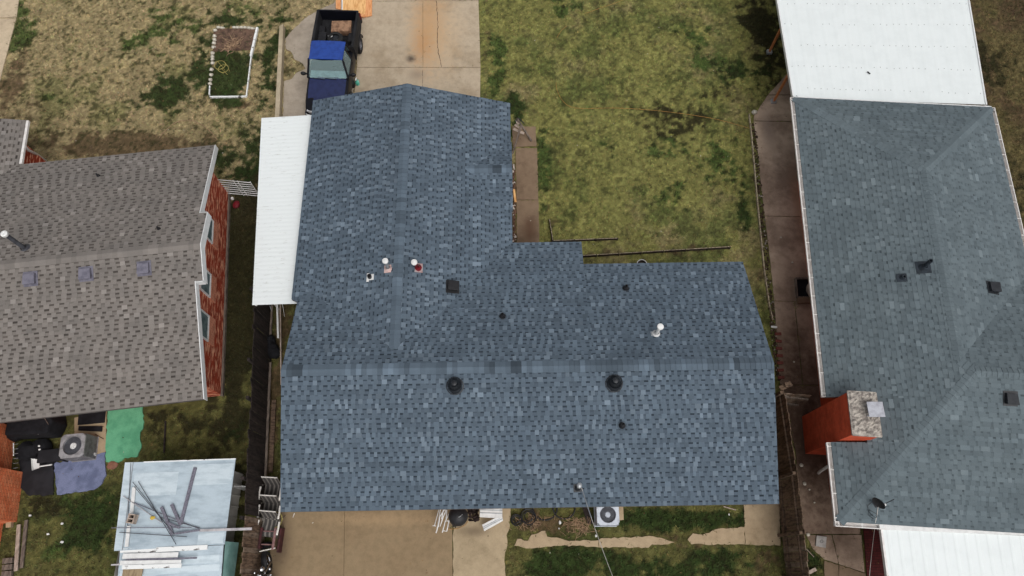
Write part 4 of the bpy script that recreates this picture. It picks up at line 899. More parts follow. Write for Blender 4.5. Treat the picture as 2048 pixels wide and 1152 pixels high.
def truck():
    root = thing('pickup_truck', 'navy pickup truck with a bright blue cab roof parked beside the house', 'pickup truck', (-6.99, 18.35, 0), R(180 - 2.2)); off = (0, 0, 0)
    # local: +y forward, +x = right-hand side of the truck
    def loft(secs, cap=True):
        V = []; n = len(secs[0])
        for s_ in secs: V += s_
        Fc = []
        for i in range(len(secs) - 1):
            for k in range(n - 1): Fc.append((i * n + k, i * n + k + 1, (i + 1) * n + k + 1, (i + 1) * n + k))
        if cap: Fc += [tuple(range(n - 1, -1, -1)), tuple(range((len(secs) - 1) * n, len(secs) * n))]
        return V, Fc
    def sec(y, hw, z0, zb, zt, crown):
        r = [(0, zt + crown), (hw * .55, zt + crown * .7), (hw - .10, zt), (hw - .02, zt - .05), (hw, zb), (hw, zb - .25), (hw - .03, z0 + .08), (hw - .10, z0)]
        pts = [(-x, y, z) for x, z in r[::-1]] + [(x, y, z) for x, z in r[1:]]
        return pts
    b = MB(); V, Fc = loft([sec(-.46, .80, .36, .92, 1.06, .0), sec(.3, .805, .34, .92, 1.06, .0), sec(.78, .80, .33, .92, 1.06, .03), sec(1.2, .80, .33, .90, 1.02, .04), sec(1.75, .79, .34, .86, .95, .045), sec(2.08, .76, .38, .80, .88, .04), sec(2.22, .71, .42, .74, .80, .03)])
    b.mesh(V, Fc); body = b.build('body', M['navy_dark'], root, off, smooth=True)
    # wheel arches read as dark flares
    for y in (1.42, -1.38):
        for sx in (-1, 1):
            a = MB(); pts = [(sx * (.80 if y > 0 else .86), y + .40 * math.cos(t_), .34 + .40 * math.sin(t_)) for t_ in [math.pi * k / 12 for k in range(13)]]; a.tube(pts, .035, 6); a.build('wheel_arch', M['navy_dark'], body, off, smooth=True)
    # hood panel
    b = MB(); G = []; ys_ = [.84, 1.1, 1.4, 1.7, 1.95, 2.10]; tops = [1.095, 1.075, 1.045, 1.005, .955, .90]; ws = [.70, .705, .705, .69, .66, .60]
    for y, z_, w_ in zip(ys_, tops, ws):
        for k in range(9):
            u = -1 + k / 4; G.append((u * w_, y - .05 * u * u, z_ - .035 * u * u + (.012 if abs(abs(u) - .5) < .1 else 0)))
    b.mesh(G, [(i * 9 + k, i * 9 + k + 1, (i + 1) * 9 + k + 1, (i + 1) * 9 + k) for i in range(5) for k in range(8)])
    b.build('hood', M['navy'], root, off, smooth=True)
    # cab: pillars and roof
    roof_z, rb = 1.70, 1.67
    c = MB()
    RP = [(-.62, -.30), (.62, -.30), (.635, .45), (-.635, .45)]; RB = [(-.77, -.44), (.77, -.44), (.775, .86), (-.775, .86)]
    for (x0_, y0_), (x1_, y1_) in zip(RP, RB): c = MB(); c.beam((x0_, y0_, rb), (x1_, y1_, 1.05), .07, .06); c.build('pillar', M['navy_dark'], root, off)
    for sx in (-1, 1): c = MB(); c.beam((sx * .635, -.05, rb), (sx * .78, -.05, 1.05), .06, .05); c.build('pillar', M['navy_dark'], root, off)
    c = MB()
    c.beam((-.77, .86, 1.06), (.77, .86, 1.06), .06, .04); c.build('cowl', M['navy_dark'], root, off)
    r = MB(); G = []
    for i in range(7):
        y = -.36 + .86 * i / 6
        for k in range(9):
            u = -1 + k / 4; v_ = -1 + i / 3; G.append((u * (.645 - .01 * v_), y, roof_z + .045 * (1 - u * u * u * u) * (1 - .6 * v_ ** 4) - .02 * abs(u) ** 6))
    r.mesh(G, [(i * 9 + k, i * 9 + k + 1, (i + 1) * 9 + k + 1, (i + 1) * 9 + k) for i in range(6) for k in range(8)])
    r.box((0, .07, roof_z - .02), (1.26, .84, .03)); r.build('cab_roof', M['blue_roof'], root, off, smooth=True)
    def pane(name, q, parent=root):
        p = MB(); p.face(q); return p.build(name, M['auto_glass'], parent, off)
    ws_ = MB(); G = []
    for i in range(5):
        t_ = i / 4; y = .47 + (.85 - .47) * t_; z_ = 1.68 + (1.075 - 1.68) * t_; hw = .60 + .13 * t_
        for k in range(7): u = -1 + k / 3; G.append((u * hw, y + .07 * (1 - u * u), z_))
    ws_.mesh(G, [(i * 7 + k, i * 7 + k + 1, (i + 1) * 7 + k + 1, (i + 1) * 7 + k) for i in range(4) for k in range(6)])
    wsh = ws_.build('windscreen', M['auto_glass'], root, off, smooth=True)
    wp = MB(); wp.tube([(-.35, .95, 1.10), (.1, .92, 1.12)], .012, 6); wp.tube([(.1, .97, 1.10), (.55, .92, 1.12)], .012, 6); wp.build('wiper', M['black'], wsh, off)
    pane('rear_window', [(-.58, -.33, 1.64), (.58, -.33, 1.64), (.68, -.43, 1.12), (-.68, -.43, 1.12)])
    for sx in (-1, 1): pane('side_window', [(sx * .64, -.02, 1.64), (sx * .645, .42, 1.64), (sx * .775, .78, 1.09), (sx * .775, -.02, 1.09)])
    # interior
    i_ = MB(); i_.box((0, .70, 1.06), (1.40, .34, .06)); i_.build('dashboard', M['dash'], root, off, bevel=.02)
    for sx in (-.36, .36):
        s_ = MB(); s_.box((sx, .12, .98), (.5, .46, .12)); s_.box((sx, -.16, 1.24), (.48, .12, .5)); s_.box((sx, -.18, 1.54), (.24, .09, .14)); s_.build('seat', M['seat'], root, off, bevel=.035)
    st = MB(); st.tube([(-.36 + .18 * math.cos(a), .44 + .07 * math.sin(a), 1.18 + .17 * math.sin(a)) for a in [2 * math.pi * k / 20 for k in range(20)]], .016, 6, closed=True); st.build('steering_wheel', M['black'], root, off)
    f_ = MB(); f_.box((0, .2, .90), (1.5, 1.25, .04)); f_.build('cab_floor', M['black_matte'], root, off)
    # bed
    bd = MB(); y0, y1, hw = -2.28, -.50, .86
    for sx in (-1, 1):
        V, Fc = loft([[(sx * (hw - .13), y, .74), (sx * (hw - .13), y, 1.22), (sx * (hw - .11), y, 1.26), (sx * (hw - .03), y, 1.26), (sx * (hw - .005 - tp), y, 1.20), (sx * (hw + .01 - tp), y, .95), (sx * (hw - tp), y, .66), (sx * (hw - .05 - tp), y, .46)] for y, tp in ((y0, .05), (y0 + .15, .015), (-1.4, 0), (y1, .01))])
        bd.mesh(V, Fc)
        bd.box((sx * (hw - .26), -1.38, .86), (.22, .72, .22))
    bd.box((0, (y0 + y1) / 2, .72), (hw * 2 - .16, y1 - y0, .04)); bd.box((0, y1 - .02, .98), (hw * 2 - .16, .05, .5))
    for k in range(7): bd.box((-.42 + k * .14, (y0 + y1) / 2, .745), (.05, y1 - y0 - .1, .02))
    bo = bd.build('bed', M['bedliner'], root, off)
    tg = MB(); tg.box((0, y0, 1.0), (hw * 2 - .10, .07, .50)); tg.build('tailgate', M['navy_dark'], bo, off, bevel=.015)
    bp = MB(); bp.box((0, y0 - .12, .58), (1.64, .14, .15)); bp.build('rear_bumper', M['black'], root, off, bevel=.03)
    bp = MB(); V, Fc = loft([[(x, 2.30 - .12 * (x / .8) ** 4, .44), (x, 2.34 - .12 * (x / .8) ** 4, .54), (x, 2.32 - .12 * (x / .8) ** 4, .66), (x, 2.15 - .10 * (x / .8) ** 4, .68), (x, 2.10 - .1 * (x / .8) ** 4, .44)] for x in [-.8 + .1 * k for k in range(17)]]); bp.mesh(V, Fc)
    fb = bp.build('front_bumper', M['black'], root, off, smooth=True)
    tr = MB(); tr.tube([(x, 2.335 - .12 * (x / .8) ** 4, .665) for x in [-.76 + .076 * k for k in range(21)]], .016, 6); tr.build('bumper_trim', M['white'], fb, off)
    gr = MB(); gr.box((0, 2.215, .74), (.86, .05, .14)); gr.build('grille', M['black'], root, off, bevel=.01)
    for sx in (-1, 1):
        h = MB(); h.box((sx * .57, 2.185, .75), (.26, .09, .14), rz=-sx * .15); h.build('headlight', M['lamp'], root, off, bevel=.025)
        t2 = MB(); t2.box((sx * (hw - .06), y0 - .01, .95), (.12, .08, .30)); t2.build('tail_light', M['rust_red'], root, off, bevel=.01)
        m_ = MB(); m_.ico((sx * .96, .72, 1.12), (.11, .07, .085), 2, .03); m_.beam((sx * .78, .70, 1.08), (sx * .90, .71, 1.10), .05, .04); m_.build('wing_mirror', M['black'], root, off, smooth=True)
        d_ = MB(); d_.box((sx * .812, .02, .93), (.012, .12, .025)); d_.build('door_handle', M['black'], root, off)
        for y in (1.42, -1.38):
            w_ = MB(); X = sx * (.72 if y > 0 else .75); Mx = Matrix.Rotation(math.pi / 2, 3, 'Y')
            w_.lathe([(.2, -.10), (.30, -.11), (.345, -.08), (.355, 0), (.345, .08), (.30, .11), (.2, .10)], (X, y, .355), 28, mat=Mx); wo = w_.build('wheel', M['tyre'], root, off, smooth=True)
            w2 = MB(); w2.lathe([(.2, -.09), (.2, -.05), (.05, -.02), (0, -.02)] if sx < 0 else [(.2, .09), (.2, .05), (.05, .02), (0, .02)], (X, y, .355), 24, mat=Mx); w2.build('rim', M['rim'], wo, off, smooth=True)
    return root
truck()
# things lying in the truck bed
def TL(x, y, z): a = R(180 - 2.2); return Vector((-6.99 + math.cos(a) * x - math.sin(a) * y, 18.35 + math.sin(a) * x + math.cos(a) * y, z))
M['cardboard'] = mat('stained_board', lin(158, 124, 98), lin(112, 84, 66), scale=5, lo=.4, hi=.6, rough=.9, fine=.3, scale2=40)
mb = MB(); p = TL(-.18, -1.66, 1.0); mb.box(p, (.78, .52, .18), rz=.03); mb.box(p + Vector((0, 0, -.16)), (.6, .4, .14), rz=.03); o = mb.build('wooden_crate', M['cardboard'], bevel=.012); tag(o, 'stained brown wooden crate in the truck bed', 'crate')
t = MB(); p = TL(-.02, -1.06, 1.02); t.lathe([(.17, -.09), (.27, -.1), (.31, -.05), (.315, .02), (.28, .08), (.17, .09)], p, 28); root = thing('spare_wheel', 'spare wheel lying in the truck bed behind the cab', 'wheel', p); t.build('tyre', M['tyre'], root, p, smooth=True)
t = MB(); t.lathe([(.17, -.06), (.17, .03), (.1, .05), (.04, .05), (0, .03)], p, 24)
t.build('rim', M['dark_metal'], root, p, smooth=True)
t = MB(); 
for k in range(5): a = k * 1.2566; t.lathe([(.03, .0), (.0, .004)], p + Vector((.11 * math.cos(a), .11 * math.sin(a), .056)), 10)
t.build('hole', M['black_matte'], root, p)
mb = MB(); mb.tube([TL(.28 - .03 * k, -1.16 - .04 * math.sin(k * .5), 1.0) for k in range(7)], .045, 8); tag(mb.build('folded_rag', M['white']), 'pale rolled rag beside the crate in the truck bed', 'rag')
mb = MB(); mb.box(TL(.52, -1.0, .86), (.28, .75, .26), rz=.03); mb.box(TL(.52, -1.0, 1.0), (.3, .78, .04), rz=.03); tag(mb.build('toolbox', M['black'], bevel=.015), 'long black toolbox along the side of the truck bed', 'toolbox')
# plywood by the driveway
def sheet(pix, z, th, mt, lab, name='plywood_sheet', cat='plywood', group=None):
    mb = MB(); mb.prism([(at(x, y, z).x, at(x, y, z).y) for x, y in pix], z, z + th); return tag(mb.build(name, mt, bevel=.002), lab, cat, group)
sheet([(672, -60), (683, -60), (682, 20), (672, 18)], .06, .04, M['ply2'], 'narrow orange plywood offcut at the left of the pile behind the truck')
sheet([(689, -70), (735, -70), (731, 30), (712, 36), (700, 30), (684, 22)], .06, .05, M['ply'], 'pale plywood sheet lying at the truck tailgate')
sheet([(734, -70), (745, -70), (744, 32), (731, 35), (729, 20)], .06, .03, M['ply2'], 'orange plywood strip at the right edge of the pile behind the truck')
mb = MB(); a, b = at(685, -40, .09), at(684.5, 20, .09); mb.beam(a, b, .05, .05); tag(mb.build('metal_strip', M['white']), 'thin white strip between the plywood sheets behind the truck', 'strip')
mb = MB(); mb.beam(at(719, 30, .13), at(730, 32, .13), .16, .03); tag(mb.build('plywood_scrap', M['ply2']), 'small square plywood scrap on the corner of the pale sheet', 'plywood')
# bottle and dark jug next to the front wheel
M['teal'] = mat('teal_plastic', lin(60, 176, 150), lin(150, 210, 200), scale=9, rough=.35)
p = at(716, 170); r_ = thing('spray_bottle', 'teal and white bottle on the driveway beside the front wheel of the truck', 'bottle', p)
mb = MB(); mb.lathe([(0, .04), (.075, .04), (.085, .1), (.08, .26), (.035, .32), (.03, .36)], p, 16); mb.build('body', M['teal'], r_, p, smooth=True)
mb = MB(); mb.box(p + Vector((0, -.03, .385)), (.05, .13, .06)); mb.build('spray_head', M['white'], r_, p, bevel=.01)
p = at(707, 174); mb = MB(); mb.lathe([(0, .04), (.09, .04), (.1, .1), (.1, .3), (.04, .36), (.04, .41), (0, .41)], p, 16); tag(mb.build('oil_jug', M['black'], smooth=True), 'small black jug between the truck and the teal bottle', 'jug')
# low concrete wall along the parking slab
mb = MB(); mb.prism([P(563, 62), P(571, 58), P(563, 246), P(554, 248)], -.05, .30); tag(mb.build('kerb_wall', M['conc_curb'], bevel=.015), 'long low concrete kerb wall beside the truck parking slab', 'wall')
# flower bed
def bed():
    c = at(462, 128)
    soil = MB(); soil.prism([P(428, 58), (P(513, 58)), P(507, 100), P(426, 104)], 0, .03)
    o = soil.build('bed_soil', M['soil']); tag(o, 'bare brown soil at the top of the bordered flower bed', None, kind='structure')
    def border(a, b, wd, lab, z=.10, n=1):
        mb = MB(); a, b = at(*a), at(*b); mb.beam(Vector((a.x, a.y, z / 2)), Vector((b.x, b.y, z / 2)), wd, z); return tag(mb.build('border_board', M['white_chip'], bevel=.008), lab, 'border board', 'white painted flower bed border')
    border((516, 58), (503, 115), .085, 'wide flaking white board at the upper right side of the flower bed', .12)
    border((504, 112), (494, 194), .04, 'narrow white board at the lower right side of the flower bed')
    border((421, 196), (494, 195), .045, 'white board along the bottom of the flower bed')
    border((421, 174), (420, 192), .04, 'short white board at the lower left corner of the flower bed')
    rg = random.Random(5)
    for k, (x, y) in enumerate([(431, 62), (430, 74), (430, 81), (429, 88), (428, 96), (426, 108), (426, 115), (426, 120), (426, 128), (424, 141), (423, 151), (422, 161), (421, 169)]):
        p = at(x, y); mb = MB(); mb.ico(p + Vector((0, 0, .05)), (.085, .07, .07), k, .2); tag(mb.build('stone', M['stone'], smooth=True), 'white painted stone in the left edge of the flower bed', 'stone', 'white stones along the left edge of the flower bed')
    for k, (x, y) in enumerate([(438, 56), (446, 57), (470, 56), (476, 56), (484, 56), (491, 56), (499, 57), (506, 58)]):
        p = at(x, y); mb = MB(); mb.ico(p + Vector((0, 0, .04)), (.10, .055, .06), 20 + k, .15); tag(mb.build('stone', M['stone'], smooth=True), 'white painted stone in the top edge of the flower bed', 'stone', 'white stones along the top edge of the flower bed')
    # dead shrub
    p = at(466, 92); mb = MB()
    for k in range(46):
        a = rg.uniform(0, 6.28); L = rg.uniform(.15, .5); q = p + Vector((rg.gauss(0, .12), rg.gauss(0, .14), .04)); pts = [q]
        for s in range(4): a += rg.uniform(-.6, .6); q = q + Vector((math.cos(a) * L / 4, math.sin(a) * L / 4, rg.uniform(-.01, .04))); pts.append(q)
        mb.tube(pts, [.016, .013, .01, .008, .004], 5)
    tag(mb.build('dead_shrub', M['deadwood']), 'dead tan shrub sprawled on the soil of the flower bed', 'dead shrub')
    p = at(445, 137); r_ = thing('wire_cage', 'yellow wire cage of two hoops lying in the flower bed', 'wire cage', p)
    for dx, dy, rad, z_ in ((-.06, .06, .22, .14), (.08, -.07, .20, .08)):
        mb = MB(); mb.tube([p + Vector((dx + rad * math.cos(a), dy + rad * .95 * math.sin(a), z_)) for a in [2 * math.pi * k / 28 for k in range(28)]], .010, 5, closed=True); mb.build('hoop', M['yellow_wire'], r_, p)
    mb = MB()
    for a in (.5, 2.2, 3.8, 5.2): mb.tube([p + Vector((-.06 + .22 * math.cos(a), .06 + .22 * math.sin(a), .14)), p + Vector((.08 + .2 * math.cos(a), -.07 + .2 * math.sin(a), .08)), p + Vector((.22 + .12 * math.cos(a), -.24 + .12 * math.sin(a), .05))], .007, 5)
    mb.build('rod', M['yellow_wire'], r_, p)
bed()
# ------------------------------------------------------------------ gate between the left house and the awning
p = at(470, 388); r_ = thing('metal_gate', 'white tubular farm gate between the brick house and the awning', 'gate', p)
G0, G1 = at(456, 390), at(522, 396)
for k in range(7):
    mb = MB(); z = .15 + k * .16; mb.tube([G0 + Vector((0, 0, z)), G1 + Vector((0, 0, z))], .014, 8); mb.build('rail', M['white'], r_, p)
for k in (0, .5, .62, 1):
    mb = MB(); q = G0.lerp(G1, k); mb.tube([(q.x, q.y, .06), (q.x, q.y, 1.16)], .018 if k in (0, 1) else .012, 8); mb.build('upright', M['white'], r_, p)
p = at(473, 408); r_ = thing('garden_scoop', 'red plastic scoop with a white tip lying on dark grass by the gate', 'scoop', p)
mb = MB(); mb.ico(p + Vector((.02, -.06, .06)), (.13, .17, .07), 3, .05); mb.build('body', M['rust_red'], r_, p, smooth=True)
mb = MB(); mb.lathe([(.05, .06), (.055, .14), (.03, .16), (0, .15)], p + Vector((-.14, .17, 0)), 14); mb.build('cap', M['white'], r_, p, smooth=True)
# ------------------------------------------------------------------ wooden fences (every board a part)
def fence(name, pts, h, mt, lab, seed, post_m, side=1, bw=.14):
    rg = random.Random(seed); a0 = Vector((pts[0][0], pts[0][1], 0)); r_ = thing(name, lab, 'fence', a0); bd = []
    for i in range(len(pts) - 1):
        a, b = Vector((*pts[i], 0)), Vector((*pts[i + 1], 0)); L = (b - a).length; d = (b - a) / L; s = Vector((-d.y, d.x, 0)) * side; n = max(1, int(L / bw))
        for k in range(n): bd.append((a + d * (k + .5) * L / n, d, s, L / n, k))
        for z in (.4, h * .8):
            mb = MB(); mb.beam(a - s * .045 + Vector((0, 0, z)), b - s * .045 + Vector((0, 0, z)), .05, .09); mb.build('rail', post_m, r_, a0)
        for k in range(int(L / 2.4) + 1):
            q = a + d * min(k * 2.4 + .05, L - .05) - s * .11; mb = MB(); mb.beam(q, q + Vector((0, 0, h + .03)), .09, .09); mb.build('post', post_m, r_, a0)
    for (q, d, s, w_, k) in bd:
        hh = h + rg.uniform(-.05, .04); t = rg.uniform(-.012, .012); mb = MB(); q = q + s * t; lean = s * rg.uniform(-.02, .02)
        u = d * (w_ / 2 - .003); th = s * .009
        v = [q - u - th, q + u - th, q + u + th, q - u + th]; tp = [x + Vector((0, 0, hh)) + lean for x in v]
        mb.mesh(v + tp, [(0, 3, 2, 1), (4, 5, 6, 7), (0, 1, 5, 4), (1, 2, 6, 5), (2, 3, 7, 6), (3, 0, 4, 7)]); mb.build('board', mt[rg.randrange(len(mt))], r_, a0)
    return r_
WD = [M['wood_dark'], mat('dark_stained_wood_worn', lin(62, 53, 50), lin(40, 34, 32), scale=5, rough=.95, stretch=(1, 3, .6), fine=.3, scale2=30)]
WB = [M['wood_brown'], mat('brown_fence_wood_worn', lin(128, 106, 88), lin(80, 64, 52), scale=5, rough=.95, stretch=(1, 3, .6), fine=.35, scale2=30)]
WG = [mat('grey_fence_wood', lin(140, 122, 106), lin(92, 78, 68), scale=5, rough=.95, stretch=(1, 3, .6), fine=.35, scale2=30), WB[1]]
fence('wooden_fence', [(-8.36, 8.6), (-7.98, 5.0), (-7.70, 1.55)], 1.8, WD, 'long dark stained board fence along the west side of the middle house', 3, M['wood_dark'])
fence('wooden_fence', [(-7.66, 1.50), (-7.30, -5.0)], 1.8, WG, 'shorter weathered grey fence section at the bottom left by the shed', 4, M['wood_dark'])
fence('wooden_fence', [(8.22, -5.0), (8.33, .98)], 1.75, WG, 'weathered pale brown fence section at the bottom right', 5, M['wood_brown'], side=-1)
fence('wooden_fence', [(8.333, .985), (8.385, 2.64)], 1.8, WB, 'brown board fence section beside the square end slab', 6, M['wood_brown'], side=-1)
fence('wooden_fence', [(8.387, 2.645), (8.36, 5.2)], 1.8, WB, 'tall brown fence section under the east gable of the middle house', 7, M['wood_brown'], side=-1)
fence('wooden_gate', [(8.44, 5.16), (9.3, 5.06)], 1.5, WG, 'weathered board gate between the right fence and the slate-grey house', 8, M['wood_grey'])
for i, (a, b, z, wd) in enumerate((((1582, 766), (1560, 778), 1.6, .16), ((1570, 770), (1583, 768), 1.7, .14))):
    mb = MB(); mb.beam(at(*a, z), at(*b, z), wd, .03); tag(mb.build('loose_board', M['wood_brown']), ('reddish loose board leaning over the corner of the right fence', 'short loose board lying on top of the right fence corner')[i], 'board')
mb = MB(); a, b = at(1556, 880, .9), at(1568, 925, .9); mb.prism([P(1555, 884), P(1572, 884), P(1576, 930), P(1560, 932)], .03, .06); tag(mb.build('rusty_sheet', mat('rusty_brown_sheet', lin(112, 66, 44), lin(84, 48, 34), scale=5)), 'rusty brown sheet on the ground by the right fence', 'sheet')
# long poles and pipes between the fence and the house
def rod(a, b, za, zb, r, mt, name, lab, cat, group=None, n=8):
    mb = MB(); mb.tube([at(*a, za), at(*b, zb)], r, n); return tag(mb.build(name, mt, smooth=True), lab, cat, group)
def plank(a, b, z, wd, th, mt, name, lab, cat='board', group=None, zb=None):
    mb = MB(); mb.beam(at(*a, z), at(*b, zb if zb is not None else z), wd, th); return tag(mb.build(name, mt, bevel=min(wd, th) * .12), lab, cat, group)
plank((553, 560), (556.5, 676), .5, .06, .06, M['white'], 'white_pipe', 'short white square pipe beside the dark fence', 'pipe')
plank((560, 560), (562.5, 770), .35, .045, .05, M['board_pale'], 'timber_pole', 'long pale timber pole lying along the west wall of the middle house', 'pole')
plank((545, 600), (540, 690), .30, .07, .06, M['wood_grey'], 'timber_rail', 'grey timber rail lying at the foot of the dark fence, north end', 'rail')
plank((541, 725), (531, 955), .30, .075, .06, M['wood_grey'], 'timber_rail', 'grey timber rail lying at the foot of the dark fence, south end', 'rail')
plank((548, 800), (541, 945), .12, .14, .05, M['wood_brown'], 'timber_rail', 'dark brown plank on the soil between fence and middle house', 'plank')
rg = random.Random(8); p = at(546, 700); mb = MB()
for k in range(5): mb.ico(p + Vector((rg.uniform(-.14, .14), rg.uniform(-.28, .28), .22)), (.2, .22, .24), k, .12)
tag(mb.build('rubbish_bag', M['black_matte'], smooth=True), 'black rubbish bag slumped between the fence and middle house', 'rubbish bag')
rod((557, 560), (569, 633), .7, .1, .008, M['white'], 'wire', 'thin white wire hanging below the awning end', 'wire'); rod((540, 612), (543, 622), 1.1, .9, .012, M['galv'], 'hook', 'small metal hook on the dark fence under the awning', 'hook')
# ------------------------------------------------------------------ string and hoses on lawns
def cord(pix, r, mt, name, lab, cat, z=.05):
    mb = MB(); ctrl = [at(x, y, z) for x, y in pix]; pts = []
    for i in range(len(ctrl) - 1):
        p0, p1, p2, p3 = ctrl[max(i - 1, 0)], ctrl[i], ctrl[i + 1], ctrl[min(i + 2, len(ctrl) - 1)]
        for k in range(6):
            t = k / 6; pts.append(.5 * ((2 * p1) + (p2 - p0) * t + (2 * p0 - 5 * p1 + 4 * p2 - p3) * t * t + (3 * p1 - p0 - 3 * p2 + p3) * t ** 3))
    pts.append(ctrl[-1]); mb.tube(pts, r, 5); return tag(mb.build(name, mt), lab, cat)
M['orange_cord'] = mat('orange_cord', lin(176, 132, 70), lin(150, 110, 58), rough=.6)
cord([(1112, 165), (1114, 180), (1124, 200), (1140, 213), (1165, 217), (1230, 216), (1300, 220), (1370, 228), (1430, 238), (1480, 251), (1506, 259)], .007, M['orange_cord'], 'extension_cord', 'thin orange cord running across the front lawn to the side path', 'cord')
cord([(1114, 75), (1122, 62), (1133, 52)], .006, M['orange_cord'], 'twine', 'short piece of tan twine on the front lawn', 'twine')
cord([(1168, 28), (1190, 20), (1230, 6), (1262, -6)], .006, M['orange_cord'], 'twine', 'longer orange twine at the top of the front lawn', 'twine')
cord([(318, 276), (330, 262), (350, 246), (375, 240), (398, 246), (420, 262), (433, 278)], .011, M['deadwood'], 'garden_hose', 'old brown hose curving over the grass behind the brick house', 'hose')
# ------------------------------------------------------------------ porch side: edging, frame, ring
def edging(pix, h, lab, seed):
    a, b = at(*pix[0], h), at(*pix[1], h); L = (b - a).length; n = max(1, round(L / .75)); r_ = thing('garden_edging', lab, 'garden edging', Vector((a.x, a.y, 0)))
    for k in range(n):
        p, q = a.lerp(b, k / n + .006), a.lerp(b, (k + 1) / n - .006); mb = MB(); mb.beam(p - Vector((0, 0, h / 2)), q - Vector((0, 0, h / 2)), .035, h); mb.build('section', M['edge'], r_, r_.location)
        mb = MB(); mb.box(q + Vector((0, -.02, -h * .4)), (.04, .05, h * .95)); mb.build('stake', M['edge'], r_, r_.location)
    mb = MB(); mb.beam(a + Vector((0, 0, .004)), b + Vector((0, 0, .004)), .014, .01); mb.build('top_rim', M['edge_rim'], r_, r_.location)
M['edge'] = mat('dark_edging', lin(58, 48, 40), lin(40, 34, 30), rough=.8); M['edge_rim'] = mat('pale_edging_rim', lin(190, 176, 150), lin(120, 106, 90), scale=12)
edging(((1099, 438), (1106, 481)), .14, 'short dark garden edging beside the porch path', 1)
edging(((1107, 481), (1236, 476)), .14, 'dark garden edging strip in front of the porch corner', 2)
edging(((1150, 512), (1462, 493)), .16, 'long dark garden edging along the north eave', 3)
p = at(1284, 528, .3); mb = MB(); mb.tube([p + Vector((.17 * math.cos(a), .17 * math.sin(a), 0)) for a in [2 * math.pi * k / 28 for k in range(28)]], .014, 6, closed=True)
r_ = thing('flower_pot', 'white ringed pot just outside the north eave', 'pot', Vector((p.x, p.y, 0))); mb.build('rim', M['white'], r_, r_.location, smooth=True)
mb = MB(); mb.lathe([(.12, 0), (.165, .3), (.15, .29), (.14, .2), (0, .2)], Vector((p.x, p.y, 0)), 24); mb.build('body', M['edge'], r_, r_.location, smooth=True)
p = at(1043, 285); r_ = thing('trestle', 'weathered trestle of two beams meeting in a V over the porch path', 'trestle', p)
apex = at(1043, 249, .75)
for nm, a, b, wd in (('beam', at(1034, 237, .82), at(1063, 282, .05), .07), ('beam', apex, at(1025, 308, .05), .06)):
    mb = MB(); mb.beam(a, b, wd, .06); mb.build(nm, M['wood_grey'], r_, p, bevel=.008)
for k in range(3):
    mb = MB(); mb.beam(at(1033 - k * 3, 240 + k * 9, .7 - .1 * k), at(1040 + k * 5.5 - 3, 249 + k * 9, .7 - .1 * k), .10, .02); mb.build('slat', M['board_pale'], r_, p)
mb = MB(); mb.tube([at(1031, 243, .9), at(1037, 236, .93), at(1048, 247, .86)], .02, 8); mb.build('handle', M['dark_metal'], r_, p, smooth=True)
plank((1028, 379), (1031, 404), .08, .08, .05, M['ply'], 'timber_offcut', 'pale timber offcut beside the porch path')
rg = random.Random(12); mb = MB()
for k in range(220):
    t = rg.random(); q = at(1025 + 3 * t + rg.uniform(-2, 4), 330 + 155 * t); mb.ico(q + Vector((0, 0, .02)), (rg.uniform(.02, .05),) * 3, k, .2, col=mul(lin(110, 84, 70) if rg.random() < .8 else lin(200, 190, 180), rg.uniform(.5, 1.2)), sub=1)
M['rubble'] = mat_attr('rubble', .95, .2, 30, .1, 0); tag(mb.build('gravel', M['rubble']), 'loose brown gravel along the porch path', 'gravel', kind='stuff')
# edging strip and debris beside the side path
mb = MB(); pix = [(1498, 229), (1503, 275), (1508, 330), (1514, 400), (1521, 470), (1528, 540), (1538, 610), (1545, 640)]
for i in range(len(pix) - 1): mb.beam(at(*pix[i], .05), at(*pix[i + 1], .05), .035, .12)
tag(mb.build('kerb_edging', M['edge_rim']), 'narrow pale edging strip between lawn and side path', 'edging')
mb = MB()
for k in range(420):
    t = rg.random(); x = 1503 + (1553 - 1503) * t ** 1.1 + rg.uniform(-1, 9); q = at(x, 240 + 520 * t); mb.ico(q + Vector((0, 0, .02)), (rg.uniform(.015, .05),) * 3, k, .25, col=mul(lin(96, 80, 66) if rg.random() < .85 else lin(176, 166, 152), rg.uniform(.4, 1.1)), sub=1)
tag(mb.build('gravel', M['rubble']), 'dark gravel strip between the lawn edging and side path', 'gravel', kind='stuff')
M['redbrick'] = mat('loose_red_brick', lin(116, 62, 54), lin(84, 46, 40), scale=8)
for k in range(7):
    p = at(1556 + k * 1.0, 668 + k * 14.5, .05); mb = MB(); mb.box(p, (.20, .095, .09), rz=rg.uniform(-.1, .1)); tag(mb.build('brick', M['redbrick'], bevel=.006), 'dull red brick in the row between the middle house and side path', 'brick', 'row of loose bricks along the side path')
mb = MB(); mb.box(at(1548, 654, .08), (.2, .06, .05), rz=-.1); tag(mb.build('white_block', M['white']), 'small white block at the north end of the brick row', 'block')
p = at(1510, 227); mb = MB(); mb.ico(p + Vector((-.05, .0, .08)), (.1, .09, .1), 3, .15); tag(mb.build('stone', M['stone'], smooth=True), 'pale stone at the corner of the side path and lawn', 'stone')
